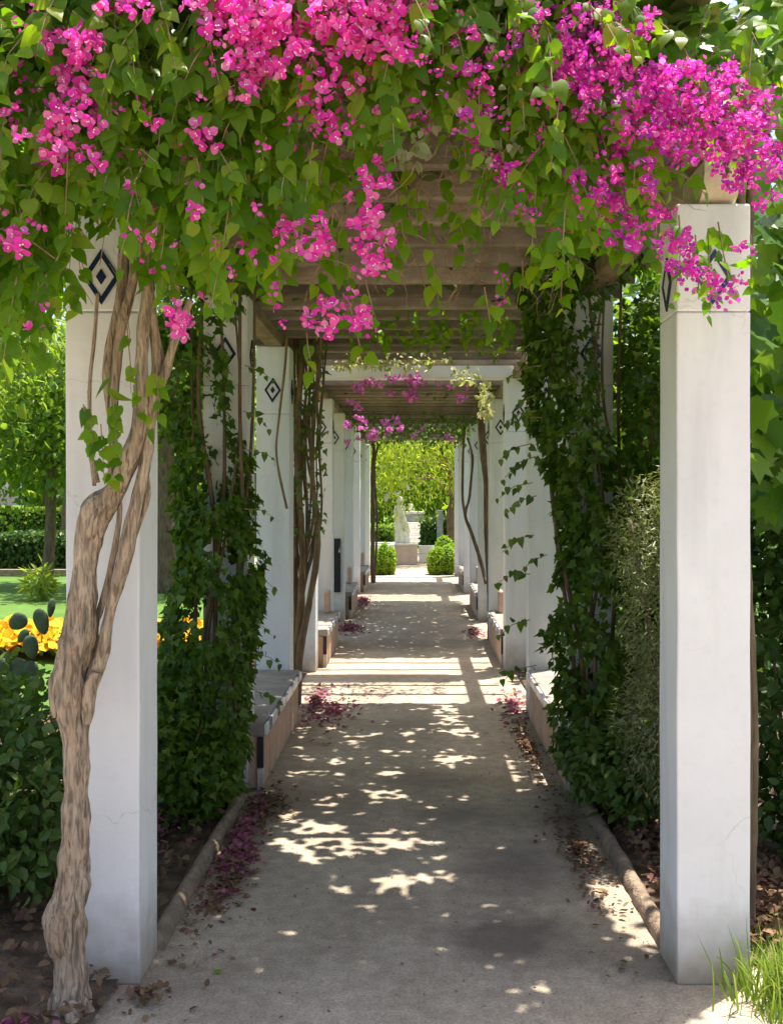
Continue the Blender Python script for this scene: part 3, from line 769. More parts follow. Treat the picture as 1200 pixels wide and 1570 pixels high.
stem_mesh('shoots', stems, .0028, M['twig'], VL)

VR = empty('bougainvillea_vine', (1.28, 4.1, 0), 'magenta and purple bougainvillea spilling over the near right white pillar', 'vine', 'bougainvilleas over the pergola')
def thinR(x, y):
    if x > 990 and y < 125: return 1.0
    if x < 770: return .6 if y > 120 else .35
    if x > 900 and 70 < y < 310: return .8
    if x > 800 and y < 170: return .55
    if x > 1010 and y < 120: return .97
    return 0.1
P, D, N, S, stems = curtain(EDGE_R, 590, 1260, 420, -150, .061, 3.05, 3.65, thin=thinR)
ex = [(1040,330,.3),(1065,360,.25),(1085,350,.3),(1100,340,.22),(1150,360,.18),(870,400,.14),(965,360,.14),(940,330,.2),(1005,340,.18),(860,420,.12),(662,395,.18),(742,440,.18),(640,280,.15),(700,310,.2),(604,340,.15),(765,390,.2),(682,262,.2),(622,250,.2),(728,330,.14),(655,330,.14),(800,400,.12)]
e2 = sprays([PX(a,b,3.5) for a,b,_ in ex], [c for *_,c in ex], [(.1,-.1,-1)]*len(ex), .036, .06)
P = np.concatenate([P,e2[0]]); D = np.concatenate([D,e2[1]]); N = np.concatenate([N,e2[2]]); S = np.concatenate([S,e2[3]]); stems += e2[4]
foliage(VR, 'heart', P, D, N, S, M['l_boug'])
stem_mesh('shoots', stems, .0028, M['twig'], VR)
# its stems come up behind the right pillar
for k, (a, b) in enumerate([((1.30,4.15),(1.16,3.9)), ((1.34,4.2),(1.25,3.8)), ((1.27,4.22),(1.0,4.1))]):
    pts, rad = spline([(a[0],a[1],-.05,.03),(a[0]+.03,a[1]+.03,.9,.024),(a[0]-.02,a[1],1.9,.02),(a[0],a[1]-.02,2.8,.017),(b[0],b[1],3.3,.012)], .06)
    mb = MB(); mb.tube(pts, rad, 8, .2, k, .1); mb.build('stem', M['bark2'], VR, True)

# roof growth: leaves lying over the slats, thinned where the sun comes through to the path
def gp(px, py): q = ground_at(px, py); return q.x, q.y
HOLES = []
for (x0, x1, y0, y1) in [(400,560,1262,1318),(540,655,1275,1312),(470,522,1228,1250),(412,470,1248,1264),(560,640,1335,1378),(620,702,1334,1356),(490,560,1352,1372),(525,592,1380,1402),
        (540,612,1208,1226),(570,625,1172,1192),(455,520,1178,1190),(580,645,1150,1160),(650,735,1150,1176),(500,535,1160,1175),(757,812,1148,1218),(680,705,1255,1268),(672,690,1275,1300),(764,790,1364,1378),(700,742,1376,1390),
        (655,690,1312,1326),(660,712,1078,1120),(600,650,1120,1130),(510,540,1130,1142),(440,470,1112,1120),(840,880,1278,1286),(430,445,1345,1360),(560,600,1225,1235),(690,760,1110,1130)]:
    a = gp(x0, y1); b = gp(x1, y1); c = gp((x0+x1)/2, y0)
    HOLES.append(((a[0]+b[0])/2, (a[1]+c[1])/2, abs(b[0]-a[0])/2*1.0, abs(c[1]-a[1])/2*1.15))
for _ in range(150):
    r_ = rng.uniform(.018,.055); HOLES.append((rng.uniform(-.8,.7), 4.9+rng.random()*4.2, r_*1.3, r_*1.6))
for _ in range(14):
    r_ = rng.uniform(.015,.03); HOLES.append((rng.uniform(-.75,.8), rng.uniform(3.7,4.9), r_*1.3, r_*1.6))
SX, SY = SUN.x/SUN.z, SUN.y/SUN.z
def open_sky(P):
    gx = P[:,0]-SX*P[:,2]; gy = P[:,1]-SY*P[:,2]; k = np.zeros(len(P), bool)
    wob = np.array([noise.noise(Vector((a*9, b*9, 1.))) for a, b in zip(gx, gy)])*.55
    for (cx, cy, rx, ry) in HOLES: k |= ((gx-cx)/rx)**2+((gy-cy)/ry)**2 < (1+wob)
    sp = np.array([noise.noise(Vector((a*5.2, b*5.2, 4.)))+.6*noise.noise(Vector((a*13, b*13, 8.))) for a, b in zip(gx, gy)])
    k |= (sp > np.interp(gy, [3.5,4.4,5.2,9], [.80,.62,.50,.48]))
    return k
def roof(parent, x0, x1, y0, y1, n, size, material, z0=3.2, z1=3.62, lump=.18, front=True):
    P = np.stack([rng.uniform(x0,x1,n), rng.uniform(y0,y1,n), np.zeros(n)], 1)
    nzv = np.array([noise.noise(Vector((a*1.6, b*1.6, 7.))) for a, b, _ in P])
    P[:,2] = z0 + rng.random(n)*(z1-z0) + lump*nzv
    P = P[~open_sky(P) | (rng.random(n) < .10)]
    if x1 > 1: P = P[~((P[:,1] < 4.3) & (P[:,0] > .92))]
    n = len(P)
    d = rand_dirs(n); d[:,2] = d[:,2]*.5-.25; nn = np.tile((0,0,1.),(n,1)) + rng.normal(size=(n,3))*.45
    o = bulk('roof_foliage', 'leaf', P, d, nn, size*rng.uniform(.7,1.3,n), material, parent, 1.25); o['kind'] = 'stuff'
roof(VL, -1.5, .05, 3.15, 9.35, 20500, .09, M['l_roof'])
roof(VR, .05, 1.34, 3.15, 9.35, 19000, .09, M['l_roof'])
# higher, looser growth towards the camera that the top of the photo cuts off
roof(VL, -1.75, .05, 3.3, 4.3, 2600, .08, M['l_boug'], 3.3, 3.9, .2)
roof(VR, .05, .9, 3.4, 4.3, 1300, .075, M['l_boug'], 3.3, 3.85, .2)

def twigs(parent, name, boxes, n, L, r, material):
    mb = MB()
    for _ in range(n):
        x0,x1,y0,y1,Ya,Yb = boxes[rng.integers(len(boxes))]
        p = np.array(PX(rng.uniform(x0,x1), rng.uniform(y0,y1), rng.uniform(Ya,Yb))); v = rand_dirs(1)[0]*.8+np.array((0,0,-.45)); v[1] *= .6
        pts = [p.copy()]
        for k in range(5):
            v = nrm((v+rng.normal(size=3)*.35)[None])[0]; p = p+v*L/5*rng.uniform(.6,1.3); pts.append(p.copy())
        mb.tube(pts, np.linspace(r, r*.4, 6), 3, cap=False)
    o = mb.build(name, material, parent); o['kind'] = 'stuff'
roof(VL, -2.2, -1.2, 3.7, 6.5, 3200, .08, M['l_boug'], 2.95, 3.6, .25)
twigs(VR, 'dry_twigs', [(600,780,60,330,3.2,3.9),(560,760,200,410,3.6,4.8),(860,1010,180,330,3.2,3.7),(640,900,380,440,4.0,5.2)], 200, .20, .0018, M['twig'])
twigs(VL, 'dry_twigs', [(170,260,40,150,3.1,3.5),(380,560,180,330,3.2,3.9),(480,640,230,420,3.4,4.6),(60,300,60,420,3.3,3.7)], 260, .20, .0018, M['twig'])

# pale sun-bleached sprigs in the middle of the front
pp = np.array([PX(rng.uniform(590,800), rng.uniform(-40,250), rng.uniform(3.0,3.5)) for _ in range(1500)])
pp = np.array([q for q in pp if noise.noise(Vector(q)*5.5) > .08]); m = len(pp)
o = bulk('pale_sprigs', 'leaf', pp, rand_dirs(m)+np.array((0,0,-.8)), rand_dirs(m)+np.array((0,-1,.5)), rng.uniform(.022,.05,m), M['l_pale_sunlit'], VR); o['kind'] = 'stuff'
# flowers: photo x, y, radius of each spray
FL = [(75,65,22),(108,48,14),(126,78,26),(112,112,32),(125,150,40),(100,165,28),(86,215,32),(126,243,24),(84,240,20),(175,10,30),(198,20,16),(20,190,18),(12,378,22),(55,8,12),(345,18,40),(318,45,28),(330,90,12),
      (392,30,44),(420,62,42),(402,108,24),(372,112,18),(352,138,18),(402,142,20),(440,18,44),(470,24,34),(512,20,44),(560,28,50),(592,68,32),(546,100,30),(480,168,28),(502,130,22),(520,192,14),(570,272,20),(540,298,8),
      (486,362,30),(508,368,18),(565,352,28),(578,386,30),(556,398,22),(495,488,22),(515,492,14),(542,474,26),(548,500,12),(570,494,7),(430,360,16),(436,352,10),(270,368,10),(344,370,10),(300,215,18),(284,222,12),(242,190,9),(299,262,12),
      (268,478,20),(283,492,18),(312,462,12),(414,468,12),(442,486,10),(212,240,7),(176,160,12),(248,45,8),(600,20,40),(615,60,24),(640,30,20),(415,440,9),(352,418,7),(390,325,8),(300,330,8),(455,90,22),(430,110,16)]
FR = [(742,98,24),(722,120,16),(745,160,16),(726,192,24),(702,190,10),(681,150,12),(652,168,16),(650,190,10),(740,150,12),(830,100,34),(862,70,40),(892,42,42),(872,130,40),(850,112,30),(912,100,40),(934,92,28),(905,160,20),(842,150,24),
      (982,130,42),(1012,142,44),(1060,150,46),(1100,140,42),(1132,172,42),(1152,212,36),(1092,192,42),(1042,190,40),(982,212,36),(1004,232,34),(962,222,30),(932,220,24),(1172,268,28),(1132,252,30),(1118,276,18),(1176,310,14),(1050,240,24),
      (942,290,24),(892,276,22),(875,298,14),(862,340,14),(830,328,12),(768,262,22),(798,290,12),(922,304,20),(952,348,28),(965,366,18),(1022,382,24),(1050,372,18),(1062,422,24),(1048,394,14),(1108,448,20),(1086,456,12),(1132,432,10),(1140,374,14),(1024,412,14),
      (762,422,8),(766,456,7),(986,30,20),(800,60,20),(835,40,22),(940,20,26),(960,60,22),(900,330,10),(1030,112,16),(990,290,20),(1010,330,18),(820,215,12),(775,200,10),(1000,180,40),(1100,230,30),(700,60,18),(740,40,20),(690,110,12),(1190,240,24),(1165,150,20)]
def flower_pts(L, Y, size, dens):
    pts, sz = [], []
    for (x, y, r) in L:
        n = max(1, int((r/13.)**2*dens+.5))
        for _ in range(n):
            a = rng.uniform(0, 6.28); q = r*math.sqrt(rng.random())*1.15; YY = Y(x)+rng.uniform(-.08,.16)
            pts.append(np.array(PX(x+q*math.cos(a), y+q*math.sin(a), YY))); sz.append(size*rng.uniform(.7,1.15)*(1 if r > 12 else .75))
    return np.array(pts), np.array(sz)
for _ in range(75):
    x_ = rng.uniform(-10, 640); FL.append((x_, rng.uniform(-10, edge(EDGE_L, x_)-40), rng.uniform(5, 10)))
for _ in range(40):
    x_ = rng.uniform(620, 1000); FR.append((x_, rng.uniform(-10, edge(EDGE_R, x_)), rng.uniform(5, 10)))
for _ in range(22): FL.append((rng.uniform(330, 680), rng.uniform(-20, 80), rng.uniform(14, 26)))
pts, sz = flower_pts(FL, lambda x: 2.90, .043, 1.6); blooms('pink', pts, sz, VL)
pts, sz = flower_pts(FR, lambda x: 2.98 if x < 800 else 3.02, .032, 2.9); blooms('mag', pts, sz, VR)

# ================================================================== LEAF COLUMNS round the second pillars
def leaf_column(name, label, cx, cy, prof, n, size, tpl, material, stem_xy, parts=300, clear=None):
    """prof: rows (z, half width x, half depth y, centre shift x)"""
    r = empty(name, (cx, cy, 0), label, 'climber')
    Z = np.array([p[0] for p in prof]); P, D, N, S = [], [], [], []
    while len(P) < n:
        z = rng.uniform(Z[0], Z[-1]); hx = np.interp(z, Z, [p[1] for p in prof]); hy = np.interp(z, Z, [p[2] for p in prof]); sx = np.interp(z, Z, [p[3] for p in prof])
        dens = np.interp(z, Z, [p[4] for p in prof])
        if rng.random() > dens: continue
        a = rng.uniform(0, 6.283); q = 1-abs(rng.normal())*.16
        bump = 1+.40*noise.noise(Vector((math.cos(a)*1.6+cx, math.sin(a)*1.6, z*2.3)))+.22*noise.noise(Vector((math.cos(a)*4, math.sin(a)*4+cx, z*6)))
        x = cx+sx+hx*q*bump*math.cos(a); y = cy+hy*q*bump*math.sin(a)
        if noise.noise(Vector((x*5, y*5, z*4+9))) < (-.28 if z < .9 else -.13): continue
        if clear and clear[0] < x < clear[1] and clear[2] < z < clear[3] and rng.random() < .68: continue
        P.append((x, y, z)); o = np.array((math.cos(a)*.8, math.sin(a)*.8, .35))
        D.append(np.array((math.cos(a)*.5, math.sin(a)*.5, -.8))+rng.normal(size=3)*.45); N.append(o+rng.normal(size=3)*.5); S.append(size*rng.uniform(.55,1.25))
    foliage(r, tpl, P, D, N, S, material, parts)
    k = 0
    for (x0, y0, x1, y1, zt, rr) in stem_xy:
        pts, rad = spline([(x0,y0,-.05,rr),(x0+rng.normal()*.03,y0+rng.normal()*.03,.8,rr*.9),((x0+x1)/2+rng.normal()*.05,(y0+y1)/2,1.6,rr*.8),(x1+rng.normal()*.05,y1+rng.normal()*.03,2.3,rr*.7),(x1,y1,zt,rr*.5)], .07)
        mb = MB(); mb.tube(pts, rad, 7, .2, k*3., .1); mb.build('stem', M['bark2'], r, True); k += 1
    return r
IL = leaf_column('ivy', 'dark green climber smothering the second pillar on the left from soil to roof', -1.17, 5.98,
    [(.0,.16,.25,-.06,.7),(.25,.24,.36,-.04,1),(.6,.29,.38,-.02,1),(1.1,.25,.36,.03,1),(1.6,.20,.33,.04,.9),(2.0,.19,.28,.02,.7),(2.25,.22,.26,-.12,.7),(2.7,.22,.24,-.12,.6),(2.95,.28,.28,.04,.35),(3.15,.35,.3,.05,.7)], 8200, .055, 'ivy', M['l_ivy'],
    [(-1.05,5.95,-1.0,6.02,3.1,.016),(-1.15,5.93,-1.2,6.0,3.1,.018),(-1.2,5.95,-1.12,6.0,3.1,.014),(-1.0,6.0,-.93,6.1,3.1,.014),(-1.28,6.0,-1.3,6.1,3.1,.012),(-1.1,5.9,-1.05,5.98,3.1,.010)], clear=(-1.27,-.97,2.15,2.97))
IR = leaf_column('ivy', 'dark leafy climber covering the second pillar on the right and spilling over the path', 1.09, 5.95,
    [(.0,.20,.25,.04,.6),(.3,.31,.36,.05,1),(.9,.32,.38,.04,1),(1.4,.31,.34,.03,1),(1.8,.29,.32,.0,.9),(2.15,.20,.28,-.22,.8),(2.6,.18,.26,-.26,.7),(2.95,.24,.28,-.24,.7),(3.15,.4,.3,-.08,.8)], 8600, .056, 'ivy', M['l_ivy'],
    [(1.05,5.9,.98,5.98,3.1,.015),(.95,5.92,.86,6.05,3.1,.016),(1.15,5.93,1.2,6.02,3.1,.014),(.9,6.0,.84,6.15,3.1,.013),(1.2,5.9,1.1,5.98,3.1,.012),(1.0,5.85,1.1,5.92,3.1,.011)], clear=(.885,1.2,2.0,2.97))
# loose shoots reaching over the path on both columns
st = [PX(x, y, 5.7) for x, y in [(822,630),(815,680),(822,760),(818,820),(812,880),(812,950),(820,700),(835,600),(840,520),(830,560),(816,740),(822,1020),(830,640),(838,850)]]
e = sprays(st, [.22]*len(st), [(-.7,-.1,.1)]*len(st), .035, .05, 1.2); foliage(IR, 'heart', *e[:4], M['l_ivy'], 0, mass='shoot_leaves'); stem_mesh('shoots', e[4], .003, M['twig'], IR)
st = [PX(x, y, 5.8) for x, y in [(375,560),(380,690),(375,780),(380,880),(378,950),(388,1000),(372,630),(392,1060)]]
e = sprays(st, [.18]*len(st), [(.7,-.1,.1)]*len(st), .035, .048, 1.2); foliage(IL, 'heart', *e[:4], M['l_ivy'], 0, mass='shoot_leaves'); stem_mesh('shoots', e[4], .003, M['twig'], IL)
# hanging leaves under the roof between the columns and the open bay
st = [np.array((rng.uniform(-.75,.85), rng.uniform(7.4,8.8), 3.12)) for _ in range(80)]
e = sprays(st, rng.uniform(.08,.28,80), [(rng.normal()*.3,rng.normal()*.3,-1) for _ in st], .04, .055); foliage(VR, 'heart', *e[:4], M['l_boug'], 0, mass='hanging_leaves'); stem_mesh('hanging_shoots', e[4], .003, M['twig'], VR)
# ================================================================== FURTHER VINES
M['bark3'] = mat('stem_bark', (.30,.205,.12), .9, 0, 12, (.15,.10,.06), bump=.6, bscale=22, stretch=(2,2,.5))
def stems_thing(name, label, rows_list, material, cat='vine', group=None):
    b = rows_list[0][0]; r = empty(name, (b[0], b[1], 0), label, cat, group); k = 0
    for rows in rows_list:
        pts, rad = spline(rows, .06); mb = MB(); mb.tube(pts, rad, 8, .22, k*2.1, .15); mb.build('stem', material, r, True); k += 1
    return r
rows = []
def prow(L): return [(*PX(x, y, Y), r/F*Y) for x, y, r, Y in L]
rows.append(prow([(452,1090,7,8.75),(454,1015,7,8.75),(460,940,6,8.75),(464,850,5,8.8),(459,760,5,8.8),(456,660,5,8.8),(461,560,4,8.8),(456,480,4,8.8)]))
rows.append(prow([(456,1080,6,8.7),(460,1000,6,8.7),(473,930,5,8.7),(485,860,5,8.7),(487,800,4.5,8.7),(479,740,4,8.7),(480,660,3.5,8.7),(488,580,3,8.7),(494,490,3,8.7)]))
rows.append(prow([(450,1080,5,8.8),(452,1000,5,8.8),(447,900,4,8.8),(450,800,4,8.8),(445,720,4,8.8),(450,640,4,8.8),(448,560,4,8.8),(444,490,3,8.8)]))
for k in range(16):
    x = 446+k*3.0; w = rng.uniform(1.2,2.4); rows.append(prow([(452+rng.uniform(-3,6),1060,w,8.85),(455+rng.uniform(-6,14),930,w,8.85),(x+rng.normal()*5,800,w,8.85),(x+rng.normal()*6,680,w,8.85),(x+rng.normal()*6,570,w*.9,8.85),(x+rng.normal()*9,475,w*.8,8.85)]))
rows.append(prow([(440,780,2,8.2),(424,700,2,8.2),(428,640,2,8.2),(437,560,2,8.2),(440,500,2,8.2)]))
BV = stems_thing('climbing_vine', 'bundle of twisted bare brown vine stems rising behind the left tiled bench', rows, M['bark3'])
pos = np.array([PX(rng.uniform(440,500), rng.uniform(490,820), rng.uniform(8.6,9.0)) for _ in range(260)])
foliage(BV, 'ivy', pos, rand_dirs(260)+np.array((0,0,-.8)), rand_dirs(260)+np.array((0,-1,.4)), rng.uniform(.04,.07,260), M['l_shrub'], 0, mass='sparse_leaves')
rows = [prow([(745,895,3.2,14.2),(735,855,3.0,14.3),(722,815,2.8,14.3),(713,790,2.6,14.3),(719,765,2.0,14.4),(722,735,2.0,14.4),(724,700,2,14.4),(716,670,1.6,14.4)]),
        prow([(713,790,2.2,14.3),(709,765,2.0,14.3),(709,730,2,14.3),(710,690,2,14.3),(712,655,2,14.3)]),
        prow([(750,985,4,12.9),(751,900,4,12.95),(749,830,4,13.0),(747,760,4,13.0),(742,720,4,13.0),(738,680,4,13.0),(735,640,3.5,13.0),(733,600,3,13.0)]), prow([(752,980,3,13.0),(748,890,3,13.05),(744,800,3,13.1),(744,720,3,13.1),(741,660,3,13.1),(738,600,3,13.1)])]
rows.append([(1.0,13.05,-.02,.028),(.98,13.0,.7,.026),(.95,13.0,1.3,.026),(.93,13.0,1.72,.024),(.91,13.0,1.80,.02)])
stems_thing('climbing_vine', 'dark slanting forked vine stem along the right pillars past the second bench', rows, M['bark2'])
rows = [prow([(572,900,4,21.6),(571,850,3.6,21.6),(572,790,3.2,21.6),(571,730,3,21.6),(573,690,3,21.6),(566,660,3,21.6)]), prow([(574,890,1.6,21.7),(578,800,1.6,21.7),(574,720,1.6,21.7),(580,680,1.6,21.7)])]
stems_thing('climbing_vine', 'thin dark upright vine trunk at the far left end of the pergola', rows, M['bark2'])

VF = empty('bougainvillea_vine', (-1.15, 12.4, 0), 'pink and purple bougainvillea, its sunlit leaves painted pale, hanging from the white cross beam mid way', 'vine', 'bougainvilleas over the pergola')
def small_stem(parent, x, y, zt):
    pts, rad = spline([(x,y,-.05,.03),(x+.04,y+.03,1.1,.026),(x-.03,y,2.1,.022),(x+.05,y,zt,.016)], .08); mb = MB(); mb.tube(pts, rad, 7, .2, x, .1); mb.build('stem', M['bark2'], parent, True)
small_stem(VF, -1.34, 12.4, 3.3)
HOLES2 = HOLES; 
n = 9000
roof(VF, -1.4, 1.35, 12.0, 18.2, 15000, .12, M['l_roof'])
pos, dd = [], []
for (x0,x1,y0,y1,m) in [(525,690,515,552,800),(505,600,505,566,500),(590,660,545,568,120),(690,735,560,590,90),(735,752,580,640,130)]:
    for _ in range(m): pos.append(np.array(PX(rng.uniform(x0,x1), y0+(y1-y0)*rng.random()**.8, rng.uniform(9.7,10.35))))
pos = np.array([q for q in pos if noise.noise(Vector(q)*4.0) > -.15])
m = len(pos); foliage(VF, 'leaf', pos, rand_dirs(m)+np.array((0,0,-.8)), rand_dirs(m)+np.array((0,-.8,.5)), rng.uniform(.035,.075,m), M['l_pale_sunlit'], 0, mass='sunlit_pale_foliage')  # very pale leaf colour stands in for strong sun on these leaves
FF = [(545,600,9),(560,585,9),(575,592,8),(592,588,9),(610,584,9),(622,600,14),(626,585,14),(632,590,10),(650,585,8),(665,588,7),(690,600,9),(705,608,8),(715,600,9),(545,625,10),(530,612,8),(556,604,8),(640,580,8),(600,600,6),(700,615,8)]
pts, sz = flower_pts(FF, lambda x: 10.42, .085, 3.2); blooms('purp', pts, sz, VF, 120)
FF2 = [(570,655,14),(600,655,14),(618,648,12),(640,664,10),(530,650,9),(555,668,8),(585,660,12),(688,665,8),(694,668,7),(552,640,10),(540,676,8),(560,630,8)]
VE = empty('bougainvillea_vine', (1.2, 19.6, 0), 'distant dusky pink bougainvillea fringing the far end of the pergola', 'vine', 'bougainvilleas over the pergola')
pts, sz = flower_pts(FF2, lambda x: 11.85, .085, 3.2); blooms('purp', pts, sz, VF, 160)
small_stem(VE, 1.3, 19.6, 3.3)
roof(VE, -1.4, 1.35, 19.5, 22.3, 6500, .13, M['l_roof'])
pos = np.array([np.array((rng.uniform(-1.0,1.0), rng.uniform(15.5,22), 3.06-abs(rng.normal())*.13)) for _ in range(900)])
foliage(VE, 'leaf', pos, rand_dirs(900)+np.array((0,0,-.9)), rand_dirs(900), rng.uniform(.05,.10,900), M['l_shrub'], 0, mass='hanging_leaves')

# ================================================================== SHRUBS AND TREES
def crown_pts(ells, n, shell=.45):
    w = np.array([e[3]*e[4]*e[5] for e in ells]); w = w/w.sum(); P, O = [], []
    for e, k in zip(ells, (w*n).astype(int)+1):
        d = rand_dirs(k); r = 1-np.abs(rng.normal(size=k))*shell*.5
        bump = np.array([1+.35*noise.noise(Vector(q)*2.2+Vector((e[0],e[1],e[2])))+.2*noise.noise(Vector(q)*5+Vector((e[1],e[0],0))) for q in d])
        q = d*np.clip(r,.15,1)[:,None]*bump[:,None]
        P.append(np.array(e[:3])+q*np.array(e[3:6])); O.append(d)
    return np.concatenate(P), np.concatenate(O)
def bush(name, label, base, ells, n, size, tpl, material, parts=0, cat='shrub', stems=4, stem_r=.015, group=None, hang=.3, floor=.03):
    r = empty(name, base, label, cat, group)
    P, O = crown_pts(ells, n); k = P[:,2] > floor; P, O = P[k], O[k]; m = len(P)
    foliage(r, tpl, P, O*.6+rng.normal(size=(m,3))*.5-np.array((0,0,hang)), O*.6+np.array((0,0,.5))+rng.normal(size=(m,3))*.5, size*rng.uniform(.6,1.25,m), material, parts)
    mb = MB()
    for i in range(stems):
        e = ells[i % len(ells)]; t = (e[0]+rng.normal()*e[3]*.3, e[1]+rng.normal()*e[4]*.3, e[2]+e[5]*.3)
        b = (base[0]+rng.normal()*.06, base[1]+rng.normal()*.06, -.03)
        mid = ((b[0]*.6+t[0]*.4)+rng.normal()*.04, b[1]*.6+t[1]*.4, t[2]*.5)
        pts, rad = spline([(*b,stem_r),(*mid,stem_r*.8),(*t,stem_r*.4)], .1); mb.tube(pts, rad, 6)
    o = mb.build('stems', M['bark2'], r, True)
    return r
def tree(name, label, base, h, ells, n, size, material, tr=.14, weep=0, limbs=6, tpl='leaf', group='garden trees'):
    r = empty(name, base, label, 'tree', group)
    P, O = crown_pts(ells, n, .7)
    if weep:
        k = rng.integers(0, len(P), len(P)//2); drop = rng.random(len(k))*weep
        Q = P[k].copy(); Q[:,2] -= drop; P = np.concatenate([P, Q]); O = np.concatenate([O, O[k]])
    k = P[:,2] > .25; P, O = P[k], O[k]
    m = len(P); o = bulk('crown', tpl, P, O*.5+rng.normal(size=(m,3))*.6-np.array((0,0,.5+weep*.4)), O*.5+np.array((0,0,.4))+rng.normal(size=(m,3))*.6, size*rng.uniform(.6,1.3,m), material, r, 1.1); o['kind'] = 'stuff'
    pts, rad = spline([(base[0],base[1],-.1,tr*1.25),(base[0]+rng.normal()*.1,base[1],h*.2,tr),(base[0]+rng.normal()*.15,base[1]+rng.normal()*.1,h*.45,tr*.75),(ells[0][0],ells[0][1],h*.7,tr*.35)], .25)
    mb = MB(); mb.tube(pts, rad, 10, .15, base[0], .1); mb.build('trunk', M['bark2'], r, True)
    for i in range(limbs):
        e = ells[i % len(ells)]; z0 = h*rng.uniform(.28,.45)
        q = (e[0]+rng.normal()*e[3]*.35, e[1]+rng.normal()*e[4]*.35, e[2]+rng.uniform(-.2,.5)*e[5])
        pts, rad = spline([(base[0],base[1],z0,tr*.5),((base[0]+q[0])/2+rng.normal()*.2,(base[1]+q[1])/2,(z0+q[2])/2+.2,tr*.32),(*q,tr*.12)], .25)
        mb = MB(); mb.tube(pts, rad, 6, .1, i, 0); mb.build('limb', M['bark2'], r, True)
    return r
# left foreground
bush('shrub', 'dark leafy shrub filling the bottom left corner behind the gnarled vine trunk', (-1.85,4.6,0),
     [(-1.75,4.75,.52,.42,.45,.44),(-2.2,4.9,.55,.5,.5,.44),(-1.62,4.45,.38,.25,.3,.30),(-2.05,4.3,.35,.4,.3,.30)], 5200, .062, 'leaf', M['l_shrub'], 200)
bush('shrub', 'low dense dark shrub between the near left pillar and the ivy', (-1.35,5.6,0), [(-1.38,5.55,.42,.30,.40,.42),(-1.15,5.65,.28,.22,.3,.27)], 2600, .05, 'ivy', M['l_ivy'])
# right side
bush('shrub', 'fine leaved grey green shrub standing just behind the near right pillar', (1.32,5.0,0), [(1.27,5.15,1.2,.23,.26,.6),(1.30,5.2,.65,.27,.30,.45),(1.40,5.2,1.75,.18,.24,.36),(1.15,5.3,1.55,.16,.2,.3)], 14000, .042, 'thin', M['l_fine'], 0, stems=6)
bush('climbing_shrub', 'tall dark green climber rising between the right leafy column and the near right pillar', (1.36,5.9,0), [(1.34,5.9,2.25,.17,.25,.65),(1.28,5.85,1.5,.2,.25,.5),(1.45,6.3,2.6,.25,.3,.5)], 3600, .055, 'ivy', M['l_ivy'], 0, 'climber', 5, .012)
bush('shrub', 'bright green low shrub at the foot of the right leafy column', (1.28,5.5,0), [(1.2,5.5,.35,.28,.3,.33),(1.05,5.75,.35,.25,.25,.3)], 1800, .06, 'leaf', M['l_shrub'])
bush('shrub', 'tall dark shrub at the right edge of the photo beside the white pillar', (1.9,5.0,0), [(1.95,5.1,.8,.38,.4,.75),(2.1,5.4,1.7,.5,.5,.7),(1.9,4.9,.35,.3,.3,.35)], 5000, .075, 'leaf', M['l_dark'])
bush('shrub', 'broad dark hedge like shrub behind the right row of pillars', (2.2,8.5,0), [(1.75,7.2,2.3,.36,.6,.95),(2.0,7.5,1.0,.6,1.0,1.1),(2.1,9.5,1.1,.6,1.2,1.1),(2.2,12,1.1,.7,1.5,1.2),(2.3,15,1.2,.7,1.6,1.2)], 9000, .10, 'leaf', M['l_dark'], 0)
FG = empty('broadleaf_tree', (2.5,5.6,0), 'tree with large bright lobed leaves at the upper right corner above the purple flowers', 'tree', 'garden trees')
P = np.array([PX(rng.uniform(1030,1260), rng.uniform(-80,140), rng.uniform(4.0,4.7)) for _ in range(170)] + [PX(rng.uniform(1150,1260), rng.uniform(300,800), rng.uniform(4.5,5.8)) for _ in range(170)] + [(rng.uniform(1.6,3.4), rng.uniform(4.4,7), rng.uniform(2.2,4.6)) for _ in range(420)])
m = len(P); foliage(FG, 'maple', P, rand_dirs(m)*.6+np.array((-.2,-.4,-.8)), rand_dirs(m)*.6+np.array((0,-.6,.8)), rng.uniform(.12,.21,m), M['l_fig'], 260)
pts, rad = spline([(2.5,5.6,-.1,.13),(2.55,5.6,1.2,.11),(2.45,5.5,2.4,.09),(2.2,5.3,3.4,.06),(1.8,5.0,4.0,.03)], .15); mb = MB(); mb.tube(pts, rad, 10, .15, 3, .1); mb.build('trunk', M['bark2'], FG, True)
for q in [(2.0,4.8,2.6),(1.7,5.2,3.7),(2.9,5.9,3.9),(1.75,4.9,1.9)]:
    pts, rad = spline([(2.5,5.55,1.3,.05),((2.5+q[0])/2,5.3,(1.5+q[2])/2+.2,.03),(*q,.012)], .12); mb = MB(); mb.tube(pts, rad, 6, .1, q[0]); mb.build('limb', M['bark2'], FG, True)

